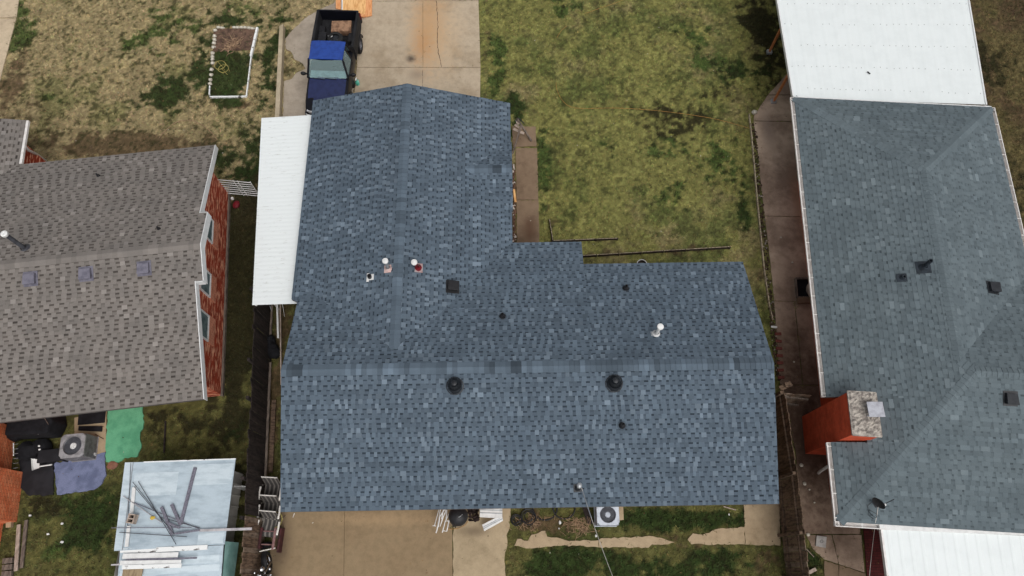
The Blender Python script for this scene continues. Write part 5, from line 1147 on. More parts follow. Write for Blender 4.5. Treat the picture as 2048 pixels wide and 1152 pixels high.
# ------------------------------------------------------------------ window well
p = at(1606, 582); r_ = thing('window_well', 'rectangular pale framed window well with dark pit beside the slate-grey house', 'window well', p)
a, b, c_, d_ = at(1589, 559), at(1618, 559), at(1620, 597), at(1592, 597); mb = MB()
for q, s in ((a, b), (b, c_), (c_, d_), (d_, a)): mb.beam(q + Vector((0, 0, .09)), s + Vector((0, 0, .09)), .045, .12)
mb.build('frame', M['wood_grey'], r_, p); mb = MB(); mb.prism([(q.x, q.y) for q in (a, b, c_, d_)], .036, .045); mb.build('pit', M['black_matte'], r_, p)  # flat black plate paints the shaded depth; the ground has no hole
mb = MB(); mb.prism([P(1592, 598), P(1622, 597), P(1622, 608), P(1593, 609)], .03, .16); tag(mb.build('step_slab', M['path'], bevel=.012), 'pale concrete step slab south of the window well', 'slab')
mb = MB(); mb.ico(at(1620, 580, .22), (.12, .26, .12), 5, .08); tag(mb.build('cushion', M['board_pale'], smooth=True), 'pale lumpy cushion against the wall at the window well', 'cushion')
for (x, y) in ((1562, 475), (1585, 525), (1588, 724)):
    mb = MB(); mb.ico(at(x, y, .06), (.035, .035, .03), x, .2); tag(mb.build('pebble', M['stone']), 'small white pebble on the stained side path', 'pebble', 'white pebbles on the side path')
for (x, y) in ((1609, 967), (1619, 979), (1603, 930), (1616, 1069), (1629, 1005)):
    mb = MB(); mb.ico(at(x, y, .06), (.06, .06, .05) if x < 1618 else (.03, .03, .03), x, .15); tag(mb.build('stone', M['stone']), 'small round pale stone at the foot of the right fence', 'stone', 'pale stones at the foot of the right fence')
p = at(1640, 1083); r_ = thing('paving_stone', 'square grey stepping stone with a swirl in its middle', 'stepping stone', p)
mb = MB(); mb.prism([P(1631, 1071), P(1651, 1074), P(1649, 1096), P(1629, 1092)], .03, .10); mb.build('slab', mat('pale_paver', lin(168, 164, 160), lin(146, 142, 138)), r_, p, bevel=.008)
mb = MB(); mb.tube([p + Vector((.05 * (.3 + k / 12) * math.cos(k * .7), .05 * (.3 + k / 12) * math.sin(k * .7), .102)) for k in range(12)], .006, 5); mb.build('swirl', M['galv_dark'], r_, p)
# ------------------------------------------------------------------ air conditioners
M['ac_grey'] = mat('grey_ac_paint', lin(150, 148, 150), lin(120, 118, 120), rough=.5)
M['ac_white'] = mat('white_ac_paint', lin(196, 202, 212), lin(176, 182, 192), rough=.45)
M['fan'] = mat('fan_blade', lin(74, 94, 104), lin(104, 124, 132), scale=5, rough=.4)
def condenser(px, py, h, w_, d_, rz, mt, lab, hub_m, hub_r, louv=True):
    c = at(px, py, h); r_ = thing('air_conditioner', lab, 'air conditioner', (c.x, c.y, 0), rz); o = (0, 0, 0)
    b = MB(); cc = .09
    for z0, z1, g_ in ((.05, h - .07, .0), ):
        b.prism([(-w_ / 2 + .03, -d_ / 2 + .03), (w_ / 2 - .03, -d_ / 2 + .03), (w_ / 2 - .03, d_ / 2 - .03), (-w_ / 2 + .03, d_ / 2 - .03)], z0, z1)
    body = b.build('cabinet', M['galv_dark'], r_, o)
    l = MB(); n = 30
    for k in range(n):
        t = -.5 + (k + .5) / n
        for s in (-1, 1): l.box((t * (w_ - .04), s * (d_ / 2 - .022), h / 2), (.010, .018, h - .16)); l.box((s * (w_ / 2 - .022), t * (d_ - .04), h / 2), (.018, .010, h - .16))
    l.build('louvre', mt, body, o)
    base = MB(); base.box((0, 0, .03), (w_, d_, .06)); base.build('base', mt, r_, o)
    R_ = min(w_, d_) * .39; ring = []
    outer = []; N = 64
    for k in range(N):
        a = 2 * math.pi * (k + .5) / N; c_, s_ = math.cos(a), math.sin(a); q = 1 / max(abs(c_), abs(s_)); x, y = c_ * q * w_ / 2, s_ * q * d_ / 2
        if abs(x) + abs(y) > w_ / 2 + d_ / 2 - cc: k_ = (w_ / 2 + d_ / 2 - cc) / (abs(x) + abs(y)); x *= k_; y *= k_
        outer.append((x, y))
    t = MB(); V = []
    for (x, y), k in zip(outer, range(N)):
        a = math.atan2(y, x); V += [(x, y, h - .07), (x, y, h - .012), (x * .97, y * .97, h), (R_ * math.cos(a), R_ * math.sin(a), h), (R_ * .97 * math.cos(a), R_ * .97 * math.sin(a), h - .06), (R_ * .97 * math.cos(a), R_ * .97 * math.sin(a), h - .28)]
    t.mesh(V, [(i * 6 + j, ((i + 1) % N) * 6 + j, ((i + 1) % N) * 6 + j + 1, i * 6 + j + 1) for i in range(N) for j in range(5)]); t.build('top_cover', mt, r_, o)
    f = MB(); f.lathe([(R_ * .98, h - .27), (0, h - .27)], n=32); f.build('fan_well', M['black'], r_, o)
    fb = MB()
    for k in range(4):
        a = k * math.pi / 2 + .4; 
        G = [(r * math.cos(a + d), r * math.sin(a + d), h - .13 - .09 * (d + .3)) for r in (hub_r * .8, R_ * .55, R_ * .92) for d in (-.42, -.1, .35)]
        fb.mesh(G, [(i * 3 + j, i * 3 + j + 1, (i + 1) * 3 + j + 1, (i + 1) * 3 + j) for i in range(2) for j in range(2)])
    fb.build('fan', M['fan'], r_, o, smooth=True)
    hb = MB(); hb.lathe([(hub_r, h - .16), (hub_r, h - .07), (hub_r * .8, h - .05), (0, h - .045)], n=24); hb.build('hub', hub_m, r_, o, smooth=True)
    gr = MB()
    for k in range(4): rr = hub_r + (R_ - hub_r) * (k + 1) / 4.3; gr.tube([(rr * math.cos(a), rr * math.sin(a), h - .008 + .03 * (1 - rr / R_)) for a in [2 * math.pi * i / 40 for i in range(40)]], .0025, 4, closed=True)
    for k in range(8): a = k * math.pi / 4; gr.tube([(hub_r * .6 * math.cos(a), hub_r * .6 * math.sin(a), h + .02), (R_ * math.cos(a), R_ * math.sin(a), h - .006)], .003, 4)
    gr.build('guard', M['galv_dark'], r_, o)
condenser(1216, 1029, .75, .68, .62, .0, M['ac_white'], 'white air conditioner with a round fan beside the south eave', M['ac_white'], .085)
condenser(144, 891, .80, .76, .74, R(6), M['ac_grey'], 'grey air conditioner on the pale pad by the black clutter', M['white'], .10)
sl_ = slab('equipment_pad', [(1190, 1012), (1246, 1012), (1247, 1040), (1190, 1046)], M['walk'], z1=.05, label='small pale pad under the white air conditioner')
# ------------------------------------------------------------------ black clutter under the south eave of the left house
def lump(name, px, py, s, lab, cat, seed, mt=M['black_matte'], rz=0, amp=.16):
    p = at(px, py); mb = MB(); mb.ico(p + Vector((0, 0, s[2] * .8)), s, seed, amp); o = tag(mb.build(name, mt, smooth=True), lab, cat); return o
rg = random.Random(31)
p = at(92, 858); r_ = thing('covered_grill', 'large black covered grill tucked under the grey-brown eave', 'grill', p)
mb = MB(); mb.prism([(p.x - .72, p.y - .36), (p.x + .60, p.y - .30), (p.x + .70, p.y + .1), (p.x + .55, p.y + .5), (p.x - .75, p.y + .45)], .0, .86); mb.build('cover', M['black_matte'], r_, p, bevel=.09)
mb = MB(); mb.tube([p + Vector((.25, .42, .9)), p + Vector((.62, -.02, .88))], .012, 6); mb.build('handle', M['wood_grey'], r_, p)
lump('black_bag', 62, 905, (.34, .30, .26), 'round black bag left of the black bench', 'bag', 3)
lump('black_bag', 45, 868, (.30, .28, .30), 'black bag crammed between the brick wall and covered grill', 'bag', 4)
lump('black_bag', 88, 895, (.36, .26, .2), 'flat black bag in the middle of the black clutter', 'bag', 6)
p = at(116, 920); r_ = thing('bench', 'low black bench in front of the grey air conditioner', 'bench', p, R(6))
mb = MB(); mb.box((0, .08, .40), (.80, .40, .06)); mb.build('seat', M['tarp'], r_, (0, 0, 0), bevel=.015)
for sx in (-.34, .34):
    for sy in (-.08, .24): mb = MB(); mb.box((sx, sy, .18), (.06, .06, .37)); mb.build('leg', M['tarp'], r_, (0, 0, 0))
p = at(88, 930); r_ = thing('white_pan', 'white dustpan with a long handle lying on the black sheet', 'dustpan', p, R(8))
mb = MB(); mb.mesh([(-.18, .16, .3), (.03, .10, .3), (.05, -.14, .3), (-.12, -.18, .3), (-.2, .18, .37), (.05, .12, .33), (.07, -.15, .33), (-.13, -.21, .37)], [(0, 3, 2, 1), (0, 1, 5, 4), (1, 2, 6, 5), (2, 3, 7, 6), (3, 0, 4, 7)]); mb.build('pan', M['white'], r_, (0, 0, 0))
mb = MB(); mb.tube([(.04, -.10, .32), (.46, -.10, .34)], .02, 8); mb.build('handle', M['white'], r_, (0, 0, 0))
for i, (x, y, nm) in enumerate(((77, 866, 'plastic_cup'), (40, 858, 'white_scrap'), (82, 851, 'white_scrap'), (78, 892, 'white_scrap'), (79, 899, 'white_scrap'))):
    mb = MB(); q = at(x, y, .75 if i != 3 else .5); mb.ico(q, (.085, .05, .045) if i == 0 else (.035, .03, .025), i, .2); tag(mb.build(nm, M['white']), ('white plastic cup lying on the black clutter', 'white scrap nearest the brick wall on the black clutter', 'tiny white scrap on the covered grill under the eave', 'tiny white scrap above its pair on the flat black bag', 'tiny white scrap below its pair on the flat black bag')[i], 'cup' if i == 0 else 'scrap')
p = at(34, 915); r_ = thing('metal_rack', 'narrow white wire rack standing between the brick chimney and black bags', 'rack', p)
mb = MB(); a, b = at(27, 886, .55), at(27, 912, .45); mb.tube([a, b], .016, 6); mb.build('rail', M['white'], r_, p)
for k in range(6): mb = MB(); q = at(27, 889 + k * 9.5, .5); mb.tube([q, q + Vector((.14, .02, .0))], .008, 5); mb.build('rung', M['galv'], r_, p)
def mat_slab(pix, lab, z=.09):
    mb = MB(); mb.prism([P(*q) for q in pix], .04, z); tag(mb.build('door_mat', M['black_matte'], bevel=.01), lab, 'mat')
mat_slab([(160, 829), (214, 818), (211, 846), (158, 851)], 'larger black mat on the pale pad under the eave')
mat_slab([(160, 853), (207, 853), (206, 864), (159, 862)], 'thin black mat below the larger one on the pale pad')
rod((190, 868), (207, 878), .06, .06, .012, M['wood_brown'], 'dry_leaf_stalk', 'brown dry stalk on the pale pad beside the air conditioner', 'stalk')
mb = MB(); mb.box(at(188, 909, .12), (.09, .09, .12), rz=.2); tag(mb.build('white_block', M['white'], bevel=.008), 'small white block at the corner of the air conditioner pad', 'block')
# bottom left: paver stack and boards beside the brick wing
plank((38, 1049), (32, 1142), .10, .11, .05, M['board_pale'], 'timber_board', 'pale pinkish board lying beside the brick wing')
plank((53, 1040), (43, 1136), .08, .10, .05, M['wood_grey'], 'timber_board', 'greyer board lying on the grass east of the pinkish one')
mb = MB(); mb.prism([P(18, 1043), P(29, 1042), P(28, 1055), P(18, 1056)], .02, .16); tag(mb.build('concrete_block', M['walk'], bevel=.01), 'small tan concrete block by the corner of the brick chimney', 'block')
for k in range(4):
    mb = MB(); mb.prism([P(11 - k, 1117 + k * 13), P(30 - k * .6, 1115 + k * 13), P(29 - k * .6, 1126 + k * 13), P(10 - k, 1128 + k * 13)], .02, .14); tag(mb.build('paver', M['wood_grey'], bevel=.01), 'grey paver in the short row beside the brick wing', 'paver', 'row of grey pavers beside the brick wing')
for (x, y) in ((124, 1047), (124, 1084), (96, 1068), (60, 1031)):
    mb = MB(); mb.ico(at(x, y, .06), (.045, .035, .03), x + y, .25); tag(mb.build('litter', M['white']), 'tiny white litter scrap on the bottom left grass', 'litter', 'white litter scraps on the back lawn')
lump('clay_heap', 226, 931, (.18, .14, .05), 'small heap of reddish clay below the green carpet', 'clay heap', 9, mat('red_clay', lin(134, 92, 74), lin(110, 76, 60)))
# thin post near the shed
rod((328, 905), (331, 842), .06, .06, .03, M['wood_dark'], 'timber_pole', 'dark pole lying on the grass north of the shed', 'pole')
# ------------------------------------------------------------------ metal shed
M['shed_roof'] = mat('pale_blue_sheet_metal', lin(180, 194, 203), lin(154, 168, 178), scale=1.6, rough=.45, metal=0, stretch=(1, 2.5, 1), lo=.4, hi=.7)
M['shed_pale'] = mat('paler_sheet_metal', lin(196, 208, 215), lin(176, 190, 198), scale=2, rough=.45, stretch=(1, 3, 1))
M['shed_mint'] = mat('mint_sheet_metal', lin(150, 190, 184), lin(120, 160, 154), scale=2, rough=.5)
M['shed_grey'] = mat('grey_shed_wall', lin(212, 208, 202), lin(176, 172, 166), scale=2, rough=.6, stretch=(1, 1, .4))
ZS = 1.88
def shed():
    A_, B_, C_, D_ = at(250, 925, ZS), at(471, 918.5, ZS), at(449, 1089, ZS + .18), at(228, 1102, ZS + .18)
    c = (A_ + B_ + C_ + D_) / 4; r_ = thing('metal_shed', 'low metal shed with a patched pale blue sheet roof', 'shed', (c.x, c.y, 0)); o = r_.location
    t = MB(); th = .03
    def panel(q, m=0, dz=0, nm=None, par=None, mt=None):
        mb = MB(); v = [Vector(x) + Vector((0, 0, dz)) for x in q]; mb.mesh(v + [x - Vector((0, 0, th)) for x in v], [(0, 1, 2, 3), (7, 6, 5, 4), (0, 4, 5, 1), (1, 5, 6, 2), (2, 6, 7, 3), (3, 7, 4, 0)]); return mb.build(nm, mt, par, o)
    roof = panel((D_, C_, B_, A_), nm='roof', par=r_, mt=M['shed_roof'])
    def patch(x0, y0, x1, y1, mt, dz): panel((at(x0, y1, ZS + .2), at(x1, y1, ZS + .2), at(x1 + 2, y0, ZS + .1), at(x0 + 2, y0, ZS + .1)), nm='roof_patch', par=roof, mt=mt, dz=0)
    L_ = lambda u, v, dz: A_.lerp(B_, u).lerp(D_.lerp(C_, u), v) + Vector((0, 0, dz))
    for (u0, v0, u1, v1, mt) in ((.10, .13, .50, .40, M['shed_pale']), (.0, .0, .075, .985, M['shed_pale']), (.75, .86, .985, .985, M['shed_pale']), (.62, .05, .99, .30, M['shed_pale'])):
        panel((L_(u0, v1, .006), L_(u1, v1, .006), L_(u1, v0, .006), L_(u0, v0, .006)), nm='roof_patch', par=roof, mt=mt)
    mb = MB()
    mb.beam(L_(.075, .0, .006), L_(.075, 1, .006), .018, .014); mb.build('seam', M['galv'], roof, o)
    # far slope, narrower and lower, running out of the picture
    E_, F_ = at(240, 1104, ZS + .12), at(447, 1090, ZS + .12); G_, H_ = Vector((F_.x + .02, F_.y - 2.2, ZS - .25)), Vector((E_.x + .05, E_.y - 2.2, ZS - .25))
    lower = panel((H_, G_, F_, E_), nm='lower_roof', par=r_, mt=M['shed_roof'])
    for (v0, v1, u0, u1, mt) in ((.11, .20, .02, .97, M['shed_pale']), (.22, .30, .02, .98, M['shed_pale'])):
        q = [E_.lerp(F_, u).lerp(H_.lerp(G_, u), v) + Vector((0, 0, .006)) for u, v in ((u0, v1), (u1, v1), (u1, v0), (u0, v0))]; panel(q, nm='roof_patch', par=lower, mt=mt)
    # walls
    xE = B_.x - .42; xW = A_.x + .3; yN = A_.y - .12; yS = G_.y + .1
    mb = MB(); walls(mb, [(xW, yS), (xE, yS), (xE - .0, yN), (xW, yN)], 0, ZS - .05)
    mb.build('wall', M['shed_grey'], r_, o)
    mb = MB(); mb.mesh([(F_.x + .01, F_.y + .1, ZS + .05), (F_.x + .02, G_.y, ZS - .3), (F_.x + .06, G_.y, ZS - .9), (F_.x + .05, F_.y + .1, ZS - .9)], [(0, 1, 2, 3)])
    mb.build('side_sheet', M['shed_mint'], r_, o)
    mb = MB()
    for k in range(14): y = yS + (yN - yS) * k / 13; mb.box((xE + .012, y, (ZS - .06) / 2), (.02, .03, ZS - .1))
    mb.build('wall_rib', M['shed_grey'], r_, o)
    mb = MB(); mb.beam(A_ + Vector((.55, .012, -.012)), B_ + Vector((0, .012, -.012)), .03, .05); mb.build('eave_trim', M['white_chip'], roof, o)
shed()
M['cardboard2'] = mat('faded_cardboard', lin(158, 140, 112), lin(130, 112, 88), scale=5, stretch=(6, 1, 1), rough=.9)
M['lath'] = mat('grey_lath', lin(122, 120, 132), lin(92, 90, 100), scale=5, stretch=(5, 5, 1), rough=.85); M['lath_pale'] = mat('pale_lath', lin(184, 180, 182), lin(150, 146, 148), scale=5, rough=.8); M['rod_dark'] = mat('dark_rod', lin(84, 86, 92), lin(60, 60, 66), rough=.6)
S8 = lambda x, y: (220 + x / 4.235, 880 + y / 4.235)
zz = lambda x, y: ZS + .02 + .18 * min(1, max(0, (y - 922) / 172))
def zp(a, b, wd, th, mt, lab, lift=0.0, nm='plank'):
    a, b = S8(*a), S8(*b); mb = MB(); mb.beam(at(*a, zz(*a) + th / 2 + lift), at(*b, zz(*b) + th / 2 + lift), wd, th); return tag(mb.build(nm, mt, bevel=min(wd, th) * .12), lab, 'plank')
def zr(a, b, r, mt, lab, lift=0.0, nm='rod', lb=None):
    a, b = S8(*a), S8(*b); mb = MB(); mb.tube([at(*a, zz(*a) + r + lift), at(*b, zz(*b) + r + (lift if lb is None else lb))], r * .75, 8); return tag(mb.build(nm, mt, smooth=True), lab, 'rod')
zp((722, 233), (598, 715), .095, .04, M['lath'], 'longest grey plank slanting up to the right on the shed roof')
zp((522, 545), (598, 720), .09, .04, M['lath'], 'short grey plank in the middle of the shed roof', .01)
zp((436, 568), (530, 800), .085, .04, M['lath'], 'middling grey plank left of the short one on the shed roof', .02)
zp((204, 400), (183, 620), .10, .03, M['white'], 'white board above the cinder block on the shed roof')
zp((160, 728), (140, 905), .10, .03, M['white'], 'white board below the cinder block on the shed roof')
zp((545, 795), (762, 762), .05, .035, M['lath'], 'dark grey lath at the foot of the planks on the shed roof', .03)
zp((760, 766), (1202, 752), .07, .035, M['lath_pale'], 'long pale plank sticking out past the shed towards the fence', .02)
zp((500, 705), (590, 745), .06, .03, M['lath'], 'small grey offcut where the shed roof planks cross', .045)
zr((192, 355), (545, 800), .012, M['rod_dark'], 'dark rod from the upper left crossing the shed roof planks', .05)
zr((240, 352), (560, 885), .013, M['rod_dark'], 'second dark rod beside the white board on the shed roof', .03)
zr((205, 395), (480, 720), .012, M['rod_dark'], 'dark rod leaning off the top of the white board', .06)
zr((112, 475), (440, 700), .016, M['lath_pale'], 'pale rod running from the left edge of the shed roof', .02)
zr((150, 510), (750, 750), .015, M['lath'], 'grey rod lying under the long planks on the shed roof', .01)
zr((430, 655), (760, 745), .013, M['rod_dark'], 'thin dark rod right of the yellow scrap on the shed roof', .02)
zr((12, 744), (690, 742), .014, M['lath'], 'long straight rod overhanging the left edge of the shed roof', .03)
zr((80, 782), (650, 820), .013, M['rod_dark'], 'straight rod below the overhanging one on the shed roof', .02)
zr((176, 195), (140, 905), .010, M['rod_dark'], 'thin rod running down beside the left seam of the shed roof', .0)
a = S8(205, 670); p = at(*a, zz(*a)); r_ = thing('cinder_block', 'tan cinder block standing on the shed roof', 'cinder block', p, R(-8))
mb = MB(); h_ = .2; W_, L_ = .20, .26; t_ = .035
for x in (-W_ / 2 + t_ / 2, W_ / 2 - t_ / 2): mb.box((x, 0, h_ / 2), (t_, L_, h_))
for y in (-L_ / 2 + t_ / 2, 0, L_ / 2 - t_ / 2): mb.box((0, y, h_ / 2 - .001), (W_ - 2 * t_, t_, h_ - .004))
mb.build('shell', M['board_pale'], r_, (0, 0, 0), bevel=.004)
mb = MB(); mb.box((0, 0, .01), (W_ - .05, L_ - .05, .02)); mb.build('core', M['black_matte'], r_, (0, 0, 0))
a = S8(360, 658); mb = MB(); mb.ico(at(*a, zz(*a) + .08), (.07, .055, .03), 4, .2); tag(mb.build('yellow_scrap', mat('yellow_scrap', lin(196, 168, 70), lin(170, 140, 60))), 'small yellow scrap resting on the crossed rods', 'scrap')
for i, (a, b, wd, mt, lab) in enumerate((((88, 938), (390, 935), .11, M['white_chip'], 'worn white board at the top left of the lower shed stack'), ((392, 930), (826, 908), .13, M['white_chip'], 'long white board at the top right of the lower shed stack'), ((108, 985), (578, 972), .14, M['white'], 'broad white board second from the top on the lower shed roof'),
    ((132, 1018), (735, 998), .05, M['lath'], 'thin dark grey strip between the white boards on the lower shed roof'), ((86, 1042), (602, 1034), .12, M['white'], 'white board third from the top on the lower shed roof'), ((104, 1078), (606, 1064), .11, M['white_chip'], 'mould-stained white board lowest on the shed roof'))):
    a, b = S8(*a), S8(*b); z_ = ZS + .16 + .02 * i; mb = MB(); mb.beam(at(*a, z_), at(*b, z_), wd, .035); tag(mb.build('white_board', mt, bevel=.004), lab, 'board')
plank(S8(10, 1058), S8(90, 1054), ZS + .1, .04, .03, M['lath_pale'], 'lath_end', 'short pale lath end overhanging the left of the lower shed roof', 'lath')
a, b = S8(110, 1118), S8(275, 1118); mb = MB(); mb.beam(at(*a, ZS + .16), at(*b, ZS + .16), .26, .05); tag(mb.build('tan_box', M['cardboard2'], bevel=.01), 'tan cardboard flat at the bottom of the shed roof', 'cardboard')
# small white ladder-like gate between shed and fence
p = at(482, 972); r_ = thing('wire_gate', 'small white wire gate between the shed and the dark fence', 'gate', p)
for z in (.9, 1.0, 1.1): mb = MB(); mb.tube([at(468, 972, z), at(500, 973, z)], .012, 6); mb.build('rail', M['white'], r_, p)
for k in range(7): mb = MB(); q = at(470 + k * 4.7, 975, .9); mb.tube([(q.x, q.y, .1), (q.x, q.y, 1.1)], .008, 5); mb.build('bar', M['white'], r_, p)
# ------------------------------------------------------------------ striped garden chairs
def stripe_mat():
    m, t, b = _nodes('striped_sling'); tc = t.nodes.new('ShaderNodeTexCoord'); sx = t.nodes.new('ShaderNodeSeparateXYZ'); t.links.new(tc.outputs['Object'], sx.inputs[0])
    n = _noise(t, tc.outputs['Object'], 14, 3); w_ = t.nodes.new('ShaderNodeMath'); w_.operation = 'MULTIPLY_ADD'; t.links.new(n.outputs[0], w_.inputs[0]); w_.inputs[1].default_value = .03; t.links.new(sx.outputs[0], w_.inputs[2])
    mu = t.nodes.new('ShaderNodeMath'); mu.operation = 'MULTIPLY'; t.links.new(w_.outputs[0], mu.inputs[0]); mu.inputs[1].default_value = 48
    si = t.nodes.new('ShaderNodeMath'); si.operation = 'SINE'; t.links.new(mu.outputs[0], si.inputs[0])
    c = _mix(t, _ramp(t, si.outputs[0], -.1, .9), lin(58, 55, 54), lin(116, 111, 106)); t.links.new(c, b.inputs['Base Color']); b.inputs['Roughness'].default_value = .9; return m
M['sling'] = stripe_mat(); M['sling_rail'] = mat('dull_chair_rail', lin(110, 104, 98), lin(80, 76, 72)); M['arm'] = mat('white_armrest', lin(224, 220, 214), lin(190, 184, 178), rough=.5)
def chair(px, py, lab, rz):
    p = at(px, py, .42); r_ = thing('garden_chair', lab, 'garden chair', (p.x, p.y, 0), rz, 'striped garden chairs along the dark fence'); o = (0, 0, 0)
    def sheet(prof, nm):
        mb = MB(); n = 7; V = []
        for (y, z) in prof:
            for k in range(n): u = -1 + 2 * k / (n - 1); V.append((u * .255, y, z - .025 * (1 - u * u)))
        mb.mesh(V, [(i * n + k, i * n + k + 1, (i + 1) * n + k + 1, (i + 1) * n + k) for i in range(len(prof) - 1) for k in range(n - 1)]); return mb.build(nm, M['sling'], r_, o, smooth=True)
    sheet([(-.33, .33), (-.30, .40), (-.24, .435), (-.1, .42), (.10, .40), (.2, .42)], 'seat'); sheet([(.2, .42), (.25, .55), (.31, .75), (.36, .92), (.40, .945)], 'backrest')
    for sx in (-1, 1):
        mb = MB(); mb.tube([(sx * .245, -.34, .34), (sx * .245, -.24, .44), (sx * .245, .10, .41), (sx * .245, .21, .43), (sx * .245, .31, .75), (sx * .245, .38, .95)], .013, 8); mb.build('side_rail', M['sling_rail'], r_, o, smooth=True)
        mb = MB(); mb.tube([(sx * .315, -.26, .63), (sx * .325, -.05, .65), (sx * .315, .12, .64)], .030, 8); mb.build('armrest', M['arm'], r_, o, smooth=True)
        mb = MB(); mb.tube([(sx * .275, -.24, .62), (sx * .27, -.26, .3), (sx * .27, -.30, 0)], .014, 8); mb.build('leg', M['sling_rail'], r_, o, smooth=True)
        mb = MB(); mb.tube([(sx * .275, .17, .63), (sx * .27, .24, .3), (sx * .27, .34, 0)], .014, 8); mb.build('leg', M['sling_rail'], r_, o, smooth=True)
    mb = MB(); mb.tube([(-.245, .38, .95), (.245, .38, .95)], .018, 8); mb.build('top_rail', M['arm'], r_, o, smooth=True)
chair(545, 984, 'striped garden chair at the north end, pushed against the roof edge', R(-3)); chair(543, 1020, 'middle striped garden chair of the row of three', R(-3)); chair(541, 1051, 'striped garden chair at the south end of the row, with a hose behind it', R(-5))
p = at(556, 1045); mb = MB(); mb.tube([p + Vector((.08 + .19 * math.cos(a), .05 + .22 * math.sin(a), .5)) for a in [-1.6 + .16 * k for k in range(21)]], .012, 6); tag(mb.build('hose_loop', M['yellow_wire']), 'tan hose loop hanging behind the south striped chair', 'hose')
M['dark_red'] = mat('dark_red_wood', lin(78, 40, 42), lin(52, 28, 30), rough=.7); M['dusty_red'] = mat('dusty_pink_wood', lin(140, 108, 106), lin(104, 76, 76), rough=.8)
p = at(546, 1082); r_ = thing('wooden_chair', 'dark red wooden chair frame without a seat, below the striped chairs', 'chair frame', p, R(-2)); o = (0, 0, 0)
for sx, mt in ((-.22, M['dark_red']), (.20, M['dusty_red'])):
    mb = MB(); mb.box((sx, .05, .55), (.075, .62, .04)); mb.build('armrest', mt, r_, o, bevel=.012)
    for y in (-.2, .3): mb = MB(); mb.box((sx, y, .27), (.05, .05, .53)); mb.build('leg', M['dark_red'], r_, o)
for y in (-.12, .26): mb = MB(); mb.box((-.01, y, .42), (.38, .035, .03)); mb.build('rail', M['dusty_red'], r_, o)
mb = MB(); mb.box((.30, .02, .20), (.05, .7, .34)); mb.build('side_board', M['dark_red'], r_, o)
plank((519, 1103), (551, 1096), .55, .03, .03, M['arm'], 'white_stick', 'white stick leaning across the gap below the chair frame', 'stick')
mb = MB(); mb.prism([P(520, 1088), P(546, 1084), P(548, 1094), P(524, 1100)], .03, .3); tag(mb.build('black_box', M['black_matte'], bevel=.02), 'low black box between the chair frame and white stick', 'box')
plank((586, 1035), (589, 1026), .05, .02, .02, M['arm'], 'white_twig', 'short white twig on the patio below the eave', 'twig')
